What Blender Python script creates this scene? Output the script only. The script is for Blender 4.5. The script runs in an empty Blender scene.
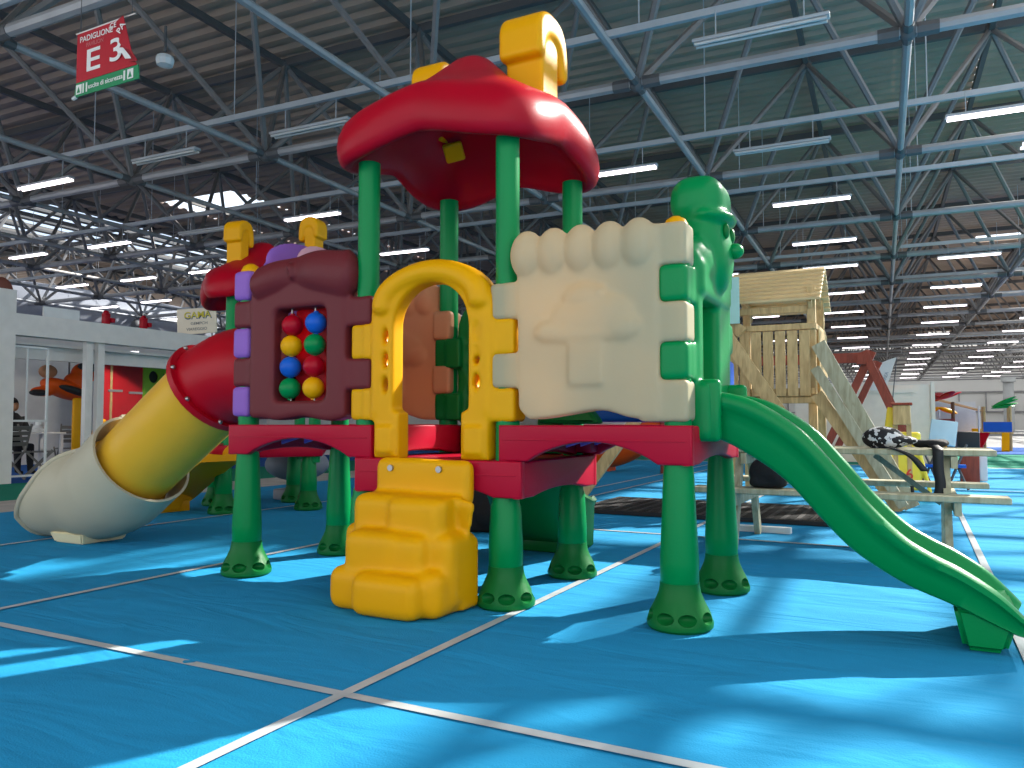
import bpy, bmesh, math, random
from mathutils import Vector, Matrix, Euler
random.seed(7)
PI = math.pi
S = bpy.context.scene
COL = S.collection
R = math.radians

# ------------------------------------------------------------------ materials
def lin(c):
    return tuple((x/12.92 if x <= .04045 else ((x+.055)/1.055)**2.4) for x in [v/255 for v in c])

MATS = {}
def mat(name, rgb, rough=.5, metal=0., coat=0., trans=0., var=.04, scale=6., bump=0., bscale=60., emit=0., spec=.5, tcol=None):
    if name in MATS: return MATS[name]
    m = bpy.data.materials.new(name); m.use_nodes = True
    nt = m.node_tree; N = nt.nodes; L = nt.links
    b = N['Principled BSDF']; out = N['Material Output']
    c = lin(rgb)
    b.inputs['Roughness'].default_value = rough
    b.inputs['Metallic'].default_value = metal
    b.inputs['Coat Weight'].default_value = coat
    b.inputs['Coat Roughness'].default_value = .15
    b.inputs['Specular IOR Level'].default_value = spec
    if emit:
        b.inputs['Emission Color'].default_value = (*c, 1); b.inputs['Emission Strength'].default_value = emit
    tc = N.new('ShaderNodeTexCoord'); no = N.new('ShaderNodeTexNoise'); no.inputs['Scale'].default_value = scale
    no.inputs['Detail'].default_value = 3
    L.new(tc.outputs['Object'], no.inputs['Vector'])
    rp = N.new('ShaderNodeValToRGB')
    rp.color_ramp.elements[0].position = .3; rp.color_ramp.elements[1].position = .7
    rp.color_ramp.elements[0].color = (*[x*(1-var) for x in c], 1)
    rp.color_ramp.elements[1].color = (*[min(1, x*(1+var)) for x in c], 1)
    L.new(no.outputs['Fac'], rp.inputs['Fac']); L.new(rp.outputs['Color'], b.inputs['Base Color'])
    if bump:
        n2 = N.new('ShaderNodeTexNoise'); n2.inputs['Scale'].default_value = bscale; n2.inputs['Detail'].default_value = 4
        L.new(tc.outputs['Object'], n2.inputs['Vector'])
        bp = N.new('ShaderNodeBump'); bp.inputs['Strength'].default_value = bump; bp.inputs['Distance'].default_value = .01
        L.new(n2.outputs['Fac'], bp.inputs['Height']); L.new(bp.outputs['Normal'], b.inputs['Normal'])
    if trans:
        t = N.new('ShaderNodeBsdfTranslucent'); t.inputs['Color'].default_value = (*(lin(tcol) if tcol else c), 1)
        mx = N.new('ShaderNodeMixShader'); mx.inputs['Fac'].default_value = trans
        L.new(b.outputs[0], mx.inputs[1]); L.new(t.outputs[0], mx.inputs[2]); L.new(mx.outputs[0], out.inputs['Surface'])
    MATS[name] = m
    return m

def plast(name, rgb, rough=.38, trans=.12, **k):
    return mat(name, rgb, rough=rough, coat=.0, trans=trans, var=.03, scale=3, bump=.08, bscale=90, spec=.17, **k)

GREEN = plast('green_plastic', (0, 128, 66), .3, .03)
DGREEN = plast('dark_green_plastic', (10, 104, 46), .4, .05)
RED = plast('red_plastic', (174, 6, 32), .33, .10)
DECKRED = plast('crimson_plastic', (176, 8, 44), .38, .1)
YEL = plast('yellow_plastic', (234, 168, 4), .4, .15)
CREAM = plast('cream_plastic', (190, 178, 146), .55, .3, tcol=(255, 214, 150))
PEACH = plast('peach_plastic', (205, 150, 112), .5, .3)
BROWN = plast('brown_plastic', (104, 38, 42), .42, .03)
PURPLE = plast('purple_plastic', (146, 98, 182), .42, .1)
PINK = plast('pink_plastic', (226, 176, 190), .45, .1)
BLUE = plast('blue_plastic', (24, 92, 190), .35, .08)
TUBEY = plast('tube_yellow_plastic', (232, 180, 52), .33, .18)
TUBER = plast('tube_red_plastic', (176, 6, 28), .36, .08)
GREY = plast('grey_plastic', (184, 176, 152), .4, .1)
ORANGE = plast('orange_plastic', (214, 84, 24), .4, .1)
WHITE = mat('white_paint', (222, 224, 222), .5)
OFFW = mat('off_white_board', (206, 208, 204), .7)
STEEL = mat('galvanised_steel', (158, 156, 156), .5, .2, var=.12, scale=2)
DSTEEL = mat('dark_steel', (92, 90, 90), .6, .1)
CHROME = mat('bolt_metal', (170, 165, 160), .3, .9)
BLACK = mat('black_fabric', (18, 18, 20), .85, bump=.3)
BLACKP = mat('black_rubber', (26, 26, 28), .6)
def wood(name, rgb, sc=1.):
    m = mat(name, rgb, .65, var=.0)
    nt = m.node_tree; N = nt.nodes; L = nt.links
    tc = N.new('ShaderNodeTexCoord'); mp = N.new('ShaderNodeMapping'); mp.inputs['Scale'].default_value = (9*sc, 9*sc, 1.6*sc)
    no = N.new('ShaderNodeTexNoise'); no.inputs['Scale'].default_value = 3; no.inputs['Detail'].default_value = 6; no.inputs['Distortion'].default_value = .6
    rp = N.new('ShaderNodeValToRGB'); c = lin(rgb)
    rp.color_ramp.elements[0].position = .3; rp.color_ramp.elements[1].position = .68
    rp.color_ramp.elements[0].color = (c[0]*.68, c[1]*.64, c[2]*.55, 1); rp.color_ramp.elements[1].color = (c[0]*1.08, c[1]*1.08, c[2]*1.05, 1)
    L.new(tc.outputs['Object'], mp.inputs[0]); L.new(mp.outputs[0], no.inputs['Vector']); L.new(no.outputs['Fac'], rp.inputs['Fac'])
    L.new(rp.outputs['Color'], N['Principled BSDF'].inputs['Base Color'])
    return m
WOOD = wood('treated_pine', (200, 172, 122))
WOODG = wood('grey_green_pine', (176, 172, 146))
WOODR = wood('red_stained_wood', (150, 62, 40))

# ------------------------------------------------------------------ mesh helpers
def tag(o, label=None, cat=None, group=None, kind=None):
    if label: o['label'] = label
    if cat: o['category'] = cat
    if group: o['group'] = group
    if kind: o['kind'] = kind
    return o

def empty(name, loc=(0, 0, 0), rz=0., label=None, cat=None, group=None):
    e = bpy.data.objects.new(name, None); COL.objects.link(e)
    e.empty_display_size = .1
    e.location = loc; e.rotation_euler = (0, 0, rz)
    return tag(e, label, cat, group)

def link_mesh(name, me, m, parent=None, shift=True, smooth=None):
    """me in world coordinates; stored relative to its top-level parent"""
    if parent is not None and shift:
        p = parent
        while p.parent: p = p.parent
        me.transform(Matrix.Translation(-Vector(p.location)))
    o = bpy.data.objects.new(name, me); COL.objects.link(o)
    if m is not None:
        me.materials.clear(); me.materials.append(m)
    if parent is not None: o.parent = parent
    if smooth is not None:
        for p in me.polygons: p.use_smooth = smooth
    return o

class MB:
    def __init__(s): s.bm = bmesh.new()
    def box(s, c, d, rot=None, bev=0., seg=2):
        mx = Matrix.Translation(c) @ ((Euler(rot).to_matrix().to_4x4()) if rot else Matrix.Identity(4)) @ Matrix.Diagonal((*d, 1))
        t = bmesh.new(); bmesh.ops.create_cube(t, size=1, matrix=mx)
        if bev: bmesh.ops.bevel(t, geom=t.edges[:], offset=bev, segments=seg, profile=.5, affect='EDGES')
        s.add(t); return s
    def bb(s, x0, x1, y0, y1, z0, z1, bev=0., seg=2):
        return s.box(((x0+x1)/2, (y0+y1)/2, (z0+z1)/2), (abs(x1-x0), abs(y1-y0), abs(z1-z0)), bev=bev, seg=seg)
    def add(s, t):
        me = bpy.data.meshes.new('t'); t.to_mesh(me); t.free(); s.bm.from_mesh(me); bpy.data.meshes.remove(me); return s
    def addme(s, me, mx=None):
        if mx is not None: me.transform(mx)
        s.bm.from_mesh(me); bpy.data.meshes.remove(me); return s
    def cyl(s, a, b, r, r2=None, seg=16, cap=True):
        a = Vector(a); b = Vector(b); d = b-a
        t = bmesh.new()
        bmesh.ops.create_cone(t, cap_ends=cap, segments=seg, radius1=r, radius2=r if r2 is None else r2, depth=d.length)
        t.transform(Matrix.Translation((a+b)/2) @ d.to_track_quat('Z', 'Y').to_matrix().to_4x4())
        return s.add(t)
    def beam(s, a, b, w, h, bev=0.):
        """rectangular bar a->b, w horizontal, h the other"""
        a = Vector(a); b = Vector(b); d = (b-a)
        z = d.normalized(); up = Vector((0, 0, 1)) if abs(z.z) < .98 else Vector((0, 1, 0))
        x = up.cross(z).normalized(); y = z.cross(x)
        t = bmesh.new(); bmesh.ops.create_cube(t, size=1)
        mx = Matrix((x, y, z)).transposed().to_4x4()
        t.transform(Matrix.Translation((a+b)/2) @ mx @ Matrix.Diagonal((w, h, d.length, 1)))
        if bev: bmesh.ops.bevel(t, geom=t.edges[:], offset=bev, segments=1, affect='EDGES')
        return s.add(t)
    def sph(s, c, r, u=16, v=10, rot=None):
        r = (r, r, r) if not hasattr(r, '__len__') else r
        t = bmesh.new(); bmesh.ops.create_uvsphere(t, u_segments=u, v_segments=v, radius=1)
        t.transform(Matrix.Translation(c) @ (Euler(rot).to_matrix().to_4x4() if rot else Matrix.Identity(4)) @ Matrix.Diagonal((*r, 1)))
        return s.add(t)
    def lathe(s, c, prof, seg=28, cap=True, ph=0.):
        t = bmesh.new(); rows = []
        for r, z in prof:
            rows.append([t.verts.new((c[0]+r*math.cos(ph+2*PI*i/seg), c[1]+r*math.sin(ph+2*PI*i/seg), c[2]+z)) for i in range(seg)])
        for a, b in zip(rows, rows[1:]):
            for i in range(seg): t.faces.new((a[i], a[(i+1) % seg], b[(i+1) % seg], b[i]))
        if cap:
            t.faces.new(rows[0][::-1]); t.faces.new(rows[-1])
        bmesh.ops.recalc_face_normals(t, faces=t.faces[:])
        return s.add(t)
    def tube(s, pts, r, seg=10, cap=True, closed=False):
        pts = [Vector(p) for p in pts]; n = len(pts)
        rr = r if hasattr(r, '__len__') else [r]*n
        t = bmesh.new(); rows = []; prev = None
        for i, p in enumerate(pts):
            d = (pts[(i+1) % n]-pts[i-1]) if (closed or 0 < i < n-1) else (pts[1]-pts[0] if i == 0 else pts[-1]-pts[-2])
            d.normalize()
            if prev is None:
                up = Vector((0, 0, 1)) if abs(d.z) < .9 else Vector((0, 1, 0)); x = up.cross(d).normalized()
            else:
                x = (prev - d*prev.dot(d)).normalized()
            prev = x; y = d.cross(x)
            rows.append([t.verts.new(p+(x*math.cos(2*PI*k/seg)+y*math.sin(2*PI*k/seg))*rr[i]) for k in range(seg)])
        m = n if closed else n-1
        for i in range(m):
            a = rows[i]; b = rows[(i+1) % n]
            for k in range(seg): t.faces.new((a[k], a[(k+1) % seg], b[(k+1) % seg], b[k]))
        if cap and not closed:
            t.faces.new(rows[0][::-1]); t.faces.new(rows[-1])
        bmesh.ops.recalc_face_normals(t, faces=t.faces[:])
        return s.add(t)
    def plate(s, outer, holes=(), y=0., th=.05, bev=.01, mx=None):
        """outline in (x,z) extruded along y, rounded rim"""
        s.addme(plate_mesh(outer, holes, th, bev), (mx if mx is not None else Matrix.Identity(4)) @ Matrix.Translation((0, y, 0)) @ Matrix.Rotation(PI/2, 4, 'X'))
        return s
    def quad(s, *v):
        vs = [s.bm.verts.new(p) for p in v]; s.bm.faces.new(vs); return s
    def mesh(s, name='m'):
        me = bpy.data.meshes.new(name); s.bm.to_mesh(me); s.bm.free(); return me
    def build(s, name, m, parent=None, smooth=True, angle=40, shift=True):
        me = s.mesh(name)
        o = link_mesh(name, me, m, parent, shift)
        if smooth:
            for p in me.polygons: p.use_smooth = True
            me.set_sharp_from_angle(angle=R(angle))
        return o

def plate_mesh(outer, holes, th, bev):
    cu = bpy.data.curves.new('c', 'CURVE'); cu.dimensions = '2D'; cu.fill_mode = 'BOTH'
    cu.extrude = max(th/2-bev, .0005); cu.bevel_depth = bev; cu.bevel_resolution = 2; cu.offset = -bev
    for poly in [outer, *holes]:
        sp = cu.splines.new('POLY'); sp.points.add(len(poly)-1); sp.use_cyclic_u = True
        for p, (x, z) in zip(sp.points, poly): p.co = (x, z, 0, 1)
    o = bpy.data.objects.new('c', cu); COL.objects.link(o)
    bpy.context.view_layer.update()
    dg = bpy.context.evaluated_depsgraph_get()
    me = bpy.data.meshes.new_from_object(o.evaluated_get(dg))
    bpy.data.objects.remove(o); bpy.data.curves.remove(cu)
    bm = bmesh.new(); bm.from_mesh(me); bmesh.ops.remove_doubles(bm, verts=bm.verts, dist=1e-5); bm.to_mesh(me); bm.free()
    return me

def rnd(poly, r, n=4):
    out = []; m = len(poly)
    for i in range(m):
        p = Vector(poly[i]); a = Vector(poly[i-1]); b = Vector(poly[(i+1) % m])
        u = a-p; v = b-p; lu = u.length; lv = v.length
        rr = min(r, lu*.45, lv*.45)
        if u.normalized().dot(v.normalized()) < -.97: out.append(tuple(p)); continue
        p0 = p+u.normalized()*rr; p1 = p+v.normalized()*rr
        for k in range(n+1):
            t = k/n; q = p0*(1-t)**2+p*2*t*(1-t)+p1*t*t; out.append((q.x, q.y))
    return out

def ellip(cx, cz, rx, rz, n=24):
    return [(cx+rx*math.cos(2*PI*i/n), cz+rz*math.sin(2*PI*i/n)) for i in range(n)]

def blob(me, name, m, parent, voxel=.012, it=4, fac=.5, shift=True):
    """fuse overlapping solids into one smooth moulded skin"""
    o = bpy.data.objects.new('tmp', me); COL.objects.link(o)
    md = o.modifiers.new('r', 'REMESH'); md.mode = 'VOXEL'; md.voxel_size = voxel; md.adaptivity = 0
    if it:
        sm = o.modifiers.new('s', 'SMOOTH'); sm.factor = fac; sm.iterations = it
    bpy.context.view_layer.update()
    dg = bpy.context.evaluated_depsgraph_get()
    r = bpy.data.meshes.new_from_object(o.evaluated_get(dg))
    bpy.data.objects.remove(o); bpy.data.meshes.remove(me)
    return link_mesh(name, r, m, parent, shift, smooth=True)

def copy_tree(o, parent=None):
    c = o.copy(); COL.objects.link(c)
    if parent: c.parent = parent
    for ch in list(o.children): copy_tree(ch, c)
    return c

def text_mesh(body, size, mx, extrude=.0, width=None, shear=0.):
    cu = bpy.data.curves.new('t', 'FONT'); cu.body = body; cu.size = size; cu.extrude = extrude; cu.shear = shear
    cu.align_x = 'CENTER'; cu.align_y = 'CENTER'; cu.offset = size*.012
    o = bpy.data.objects.new('t', cu); COL.objects.link(o); bpy.context.view_layer.update()
    me = bpy.data.meshes.new_from_object(o.evaluated_get(bpy.context.evaluated_depsgraph_get()))
    bpy.data.objects.remove(o)
    if width:
        xs = [v.co.x for v in me.vertices]; w = max(xs)-min(xs)
        me.transform(Matrix.Diagonal((width/w, 1, 1, 1)))
    me.transform(mx)
    return me

def struct(o): o['kind'] = 'structure'; return o

# ------------------------------------------------------------------ camera
CAMZ = .93
cam_d = bpy.data.cameras.new('camera'); cam = bpy.data.objects.new('camera', cam_d); COL.objects.link(cam)
cam.location = (0, 0, CAMZ); cam.rotation_euler = (R(90+2.8), 0, R(27.4))
cam_d.sensor_width = 36; cam_d.lens = 36*780/1024; cam_d.clip_end = 400
S.camera = cam
YAW, PIT = R(27.4), R(2.8)
FW = Vector((-math.sin(YAW)*math.cos(PIT), math.cos(YAW)*math.cos(PIT), math.sin(PIT)))
RT = Vector((math.cos(YAW), math.sin(YAW), 0)); UP = RT.cross(FW)
def ray(px, py): return FW+RT*((px-512)/780)+UP*((384-py)/780)
def at_depth(px, py, D): return Vector((0, 0, CAMZ))+ray(px, py)*D
def at_y(px, py, y): d = ray(px, py); return Vector((0, 0, CAMZ))+d*(y/d.y)
def at_x(px, py, x): d = ray(px, py); return Vector((0, 0, CAMZ))+d*(x/d.x)
def at_z(px, py, z): d = ray(px, py); return Vector((0, 0, CAMZ))+d*((z-CAMZ)/d.z)

# hall axes (turned 2 degrees from the play tower)
HY = R(2.0)
def hall(L, C, z): return Vector((-math.sin(HY)*L+math.cos(HY)*C, math.cos(HY)*L+math.sin(HY)*C, z))

# ================================================================== SETTING
def carpet(name, rgb, wr=.6):
    m = mat(name, rgb, .95, var=.05, scale=1.2, spec=.15)
    nt = m.node_tree; N = nt.nodes; L = nt.links
    tc = N.new('ShaderNodeTexCoord')
    mp = N.new('ShaderNodeMapping'); mp.inputs['Scale'].default_value = (.8, 2.6, 1); mp.inputs['Rotation'].default_value = (0, 0, R(24))
    a = N.new('ShaderNodeTexNoise'); a.inputs['Scale'].default_value = 1.5; a.inputs['Detail'].default_value = 3; a.inputs['Distortion'].default_value = .8
    f = N.new('ShaderNodeTexNoise'); f.inputs['Scale'].default_value = 140; f.inputs['Detail'].default_value = 3
    L.new(tc.outputs['Object'], mp.inputs[0]); L.new(mp.outputs[0], a.inputs['Vector']); L.new(tc.outputs['Object'], f.inputs['Vector'])
    b1 = N.new('ShaderNodeBump'); b1.inputs['Distance'].default_value = .05; b1.inputs['Strength'].default_value = wr
    b2 = N.new('ShaderNodeBump'); b2.inputs['Distance'].default_value = .004; b2.inputs['Strength'].default_value = .6
    L.new(a.outputs['Fac'], b1.inputs['Height']); L.new(f.outputs['Fac'], b2.inputs['Height'])
    L.new(b1.outputs['Normal'], b2.inputs['Normal']); L.new(b2.outputs['Normal'], N['Principled BSDF'].inputs['Normal'])
    return m
CARPET = carpet('blue_carpet', (32, 140, 190))
GCARPET = carpet('green_carpet', (22, 128, 104), .3)
DBLUE = carpet('dark_blue_carpet', (40, 92, 168), .2)
TAPE = mat('clear_tape', (176, 184, 188), .35, trans=0, var=.12, scale=9)

def slab(name, x0, x1, y0, y1, m, z=0., t=.02):
    me = MB().bb(x0, x1, y0, y1, z-t, z).mesh(name)
    return struct(link_mesh(name, me, m))

# main carpet as a fine sheet with a few low real wrinkles
def carpet_sheet():
    bm = bmesh.new()
    xs = [-8.4+i*.06 for i in range(int(10.2/.06)+1)]; xs = xs + [xs[-1]+.5*k for k in range(1, 60)]
    ys = [-6+.5*i for i in range(13)] + [.05+.05*i for i in range(int(7.0/.05))]
    ys += [ys[-1]+.4*k for k in range(1, 29)]
    ys[-1] = 18.5
    # each wrinkle: centre line a->b, half width, height
    wr = []
    for x, y, a, l, w, h in [(.05, 2.45, 152, .9, .022, .012), (-.35, 2.75, 160, .7, .03, .008), (-.1, 3.05, 158, .8, .03, .007), (.2, 4.3, 158, 1.2, .05, .010), (-.2, 4.75, 160, 1.4, .05, .009),
                             (-3.5, 2.75, 8, .7, .04, .010), (-3.2, 2.35, 150, .6, .035, .012), (-4.4, 4.5, 150, .8, .05, .012), (-5.2, 3.2, 160, 1., .05, .010), (-1.2, 1.9, 160, .6, .02, .006),
                             (-2.6, 2.2, 155, .6, .03, .008), (.4, 5.4, 160, 1.4, .06, .012), (-.5, 6.1, 158, 1.2, .06, .010), (-2.8, 2.9, 165, .5, .03, .008)]:
        d = Vector((math.cos(R(a)), math.sin(R(a)))); wr.append((Vector((x, y))-d*l/2, d, l, w, h))
    rows = []
    for y in ys:
        row = []
        for x in xs:
            z = 0
            if -7 < x < 2 and 0 < y < 7.5:
                z = .0015*math.sin(2.1*x+1.3*y)*math.sin(1.7*y-.6*x)
                for p, d, l, w, h in wr:
                    q = Vector((x, y))-p; u = q.dot(d)/l
                    if -.1 < u < 1.1:
                        v = (q.x*d.y-q.y*d.x)+.03*math.sin(u*7)
                        if abs(v) < 3*w: z += h*math.exp(-(v/w)**2)*max(0, math.sin(PI*min(1, max(0, u))))
            row.append(bm.verts.new((x, y, z)))
        rows.append(row)
    for a, b in zip(rows, rows[1:]):
        for i in range(len(xs)-1): bm.faces.new((a[i], a[i+1], b[i+1], b[i]))
    me = bpy.data.meshes.new('floor'); bm.to_mesh(me); bm.free()
    o = struct(link_mesh('floor', me, CARPET, smooth=True)); o['label'] = 'bright blue carpet under the play tower'
    return o
carpet_sheet()
WSTRIP = mat('timber_strip', (176, 168, 160), .6, var=.2, scale=4)
slab('floor.001', -9.6, -8.4, -6, 40, WSTRIP)
slab('floor.002', -12.2, -9.6, -6, 40, GCARPET)
slab('floor.003', -30, -12.2, -6, 40, DBLUE)
slab('floor.004', -8.4, 31, 18.5, 18.7, WSTRIP)
slab('floor.005', -8.4, 31, 18.7, 26.5, GCARPET)
slab('floor.006', -8.4, 31, 26.5, 34, DBLUE)
slab('floor.007', -60, 60, -6, 140, mat('grey_floor', (140, 142, 144), .6, var=.1), z=-.03)

def tape(a, b, w=.045, z=.004):
    z = .0065 if abs(a[0]-b[0]) < .01 else .005
    a = Vector((*a, z)); b = Vector((*b, z)); d = (b-a).normalized(); n = Vector((-d.y, d.x, 0))*w/2
    k = max(2, int((b-a).length/.25)); m = MB()
    for i in range(k):
        p = a+(b-a)*i/k; q = a+(b-a)*(i+1)/k
        m.quad(p-n, q-n, q+n, p+n)
    m2 = m.mesh('seam_tape')
    o = link_mesh('trim_1' if not bpy.data.objects.get('trim_1') else 'trim_1', m2, TAPE); struct(o); o['label'] = 'pale tape over a carpet seam'
    return o
tape((-1.755, -1), (-1.755, 18.4)); tape((-4.06, 1.2), (-4.06, 18.4)); tape((-6.15, 0), (-6.15, 18.4)); tape((.37, -1), (.37, 18.4)); tape((2.5, 1), (2.5, 18.4))
tape((-8.3, 2.14), (6, 2.14)); tape((-3.9, 6.36), (-.2, 6.36)); tape((-3.64, 8.9), (-3.64, 18.4)); tape((.4, 12.4), (8, 12.4))

# ---- roof: corrugated sheet with skylight gaps and unseen bays opened for the sun, space frame below
HN = 4.8                     # lower chord height above the eye
ZL = CAMZ+HN; ZU = CAMZ+1.62*HN
CW = .715*HN
ROOFM = mat('corrugated_roof', (176, 152, 134), .75, .0, var=.1, scale=.7)
def roof():
    m = MB(); bm = m.bm; P = .42
    prof = [(0, 0), (.12, 0), (.19, .075), (.33, .075), (P, 0)]
    def strip(C0, C1, L0, L1):
        n = math.ceil((L1-L0)/P)
        for i in range(n):
            for (a, za), (b, zb) in zip(prof, prof[1:]):
                if b-a < 1e-6: continue
                v = [bm.verts.new(hall(L, C, ZU+.22+z)) for L, C, z in ((L0+i*P+a, C0, za), (L0+i*P+b, C0, zb), (L0+i*P+b, C1, zb), (L0+i*P+a, C1, za))]
                bm.faces.new(v)
    LMAX = 104
    strip(-46, -34.3, -7, LMAX)
    h = CW/2; c0 = .38
    # closed part, far limit of each added sun bay grows with its distance to the side
    C = c0-CW*8
    while C < 24:
        C1 = C+h
        cm = (C+C1)/2
        if C < c0-.01:
            iv = [(-7, LMAX)]
            if abs(cm-(c0-CW*7+h*.5)) < .1 or abs(cm-(c0-CW*7+h*1.5)) < .1: iv = [(-7, 19.6), (21.8, LMAX)]
        elif C < 2: iv = [(-7, 14.3), (15.7, LMAX)]  # slit added out of view to throw sun streaks on the left floor
        else:
            lo = min(max(C/.142, (14.2+.43*C)/.903), 74)
            iv = [(lo, LMAX)]
            if 3.2 < cm < 5.6:
                iv = [(lo, 38.4), (40, 51.6), (53.4, 64), (66, 78), (80, 88)]
        if C > -12: iv = [(a, min(b, 90)) for a, b in iv]+[(98, LMAX)]  # roof gap added so daylight brightens the far wall
        for a, b in iv: strip(C, C1, a, b)
        C = C1
    o = m.build('ceiling', ROOFM, smooth=False); struct(o); o['label'] = 'grey corrugated metal roof of the hall'
    # bars across the bays opened for the sun
    g = MB()
    for L in range(-6, 74, 12):
        for Ca, Cb in ((.4, 24),):
            if L > 13: Ca = max(.4, L*.142)
            if Ca < Cb: g.beam(hall(L, Ca, ZU+.2), hall(L, Cb, ZU+.2), .07, .1)
    for k in range(0, 14, 4):
        C = c0+h*k; g.beam(hall(-7, C, ZU+.2), hall(max(13, min(C/.142, 74)), C, ZU+.2), .1, .14)
    o = g.build('trim_2', DSTEEL, smooth=False); struct(o); o['label'] = 'bars across the roof openings added for the sun'
roof()

def space_frame():
    Ls = [2.2*HN+HN*.99*j for j in range(-3, 20)]
    Cs = [.38+CW*k for k in range(-12, 8)]
    lo = MB(); hi = MB(); dg = MB(); nd = MB()
    r = .078
    Lmax = Ls[-1]; Lmin = Ls[0]
    for C in Cs:
        for a, b in zip(Ls, Ls[1:]): lo.cyl(hall(a, C, ZL), hall(b, C, ZL), .056, seg=8, cap=False)
    for L in Ls:
        for a, b in zip(Cs, Cs[1:]): lo.cyl(hall(L, a, ZL), hall(L, b, ZL), r, seg=8, cap=False)
    UL = [(a+b)/2 for a, b in zip(Ls, Ls[1:])]; UC = [(a+b)/2 for a, b in zip(Cs, Cs[1:])]
    for C in UC: hi.beam(hall(UL[0], C, ZU), hall(UL[-1], C, ZU), .10, .14)
    for L in UL: hi.beam(hall(L, UC[0], ZU+.05), hall(L, UC[-1], ZU+.05), .12, .16)
    for i, L in enumerate(UL):
        for j, C in enumerate(UC):
            seg = 6 if L < 40 else 4
            for a in (Ls[i], Ls[i+1]):
                for b in (Cs[j], Cs[j+1]): dg.cyl(hall(a, b, ZL), hall(L, C, ZU), .055, seg=seg, cap=False)
            if L < 45: nd.sph(hall(L, C, ZU), .13, 8, 6)
    for L in Ls:
        for C in Cs:
            if L < 45:
                nd.sph(hall(L, C, ZL), .12, 10, 6)
                for d in (-1, 1):
                    nd.cyl(hall(L+d*.1, C, ZL), hall(L+d*.26, C, ZL), .075, .065, seg=8)
                    nd.cyl(hall(L, C+d*.1, ZL), hall(L, C+d*.34, ZL), .095, .09, seg=8)
    root = empty('space_frame', hall(10, 0, ZL)); root['kind'] = 'structure'; root['label'] = 'grey steel space frame carrying the hall roof'
    lo.build('lower_chord', STEEL, root); hi.build('upper_chord', DSTEEL, root, smooth=False); dg.build('diagonal_brace', mat('brace_steel', (122, 118, 116), .55, .15), root); nd.build('node', DSTEEL, root)
space_frame()

# walls
WALLM = mat('hall_wall', (224, 222, 216), .8, var=.05, scale=.3)
def wall_far():
    L0 = 101
    m = MB()
    def wb(C0, C1, z0, z1, t=.3): 
        m.box(hall(L0, (C0+C1)/2, (z0+z1)/2), (C1-C0, t, z1-z0), rot=(0, 0, HY))
    wb(-60, 60, 0, 12)
    g = MB()
    for k in range(-20, 30): g.box(hall(L0-.25, k*2.6, 3.2), (.12, .2, 2.2), rot=(0, 0, HY))
    g.box(hall(L0-.25, 0, 4.3), (110, .2, .14), rot=(0, 0, HY)); g.box(hall(L0-.25, 0, 2.1), (110, .2, .14), rot=(0, 0, HY))
    struct(m.build('wall_back', WALLM, smooth=False)); struct(g.build('trim_3', STEEL, smooth=False))
    c = MB(); c.cyl(hall(98, 12.2, 0), hall(98, 12.2, ZL), .5, seg=20); c.cyl(hall(98, 12.2, ZL-.5), hall(98, 12.2, ZL), .7, seg=20)
    struct(c.build('column', mat('concrete_column', (196, 198, 196), .7)))
    struct(MB().box(hall(48, -44, 3.), (.3, 120, 6), rot=(0, 0, HY)).build('wall_left', WALLM, smooth=False))
    struct(MB().box(hall(46, 25.5, 2.5), (.3, 110, 5), rot=(0, 0, HY)).build('wall_right', WALLM, smooth=False))
wall_far()

# glazed roof slope on the left: sheets of glass between bars, with the sky behind
GLASS = bpy.data.materials.new('roof_glass'); GLASS.use_nodes = True
def _g():
    nt = GLASS.node_tree; N = nt.nodes; L = nt.links; N.remove(N['Principled BSDF'])
    t = N.new('ShaderNodeBsdfTransparent'); t.inputs[0].default_value = (.62, .68, .76, 1); g = N.new('ShaderNodeBsdfGlossy'); g.inputs['Roughness'].default_value = .05
    no = N.new('ShaderNodeTexNoise'); no.inputs['Scale'].default_value = .6
    mx = N.new('ShaderNodeMixShader'); mx.inputs[0].default_value = .07
    L.new(t.outputs[0], mx.inputs[1]); L.new(g.outputs[0], mx.inputs[2]); L.new(mx.outputs[0], N['Material Output'].inputs[0])
_g()
def skylight():
    g = MB(); p = MB()
    Ca, Cb = -27.1, -34.5
    for i, L in enumerate(range(-6, 101, 4)):
        g.beam(hall(L, Ca, ZU+.25), hall(L, Cb, ZU+.25), .1, .18)
        # every bay: glass in the middle, an opaque gutter band at its edges
    for k in range(0, 6):
        C = Ca+(Cb-Ca)*k/5; g.beam(hall(-6, C, ZU+.25), hall(100, C, ZU+.25), .3, .2)
    g2 = MB()
    for k in (0, 1, 2, 3, 4):
        C0 = Ca+(Cb-Ca)*k/5; C1 = Ca+(Cb-Ca)*(k+1)/5
        g2.quad(hall(-6, C0-.2, ZU+.3), hall(100, C0-.2, ZU+.3), hall(100, C1+.2, ZU+.3), hall(-6, C1+.2, ZU+.3))
    struct(g.build('trim_4', DSTEEL, smooth=False)); o = g2.build('window_1', GLASS, smooth=False); struct(o); o['label'] = 'glazed strip of the roof on the left'
skylight()

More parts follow.
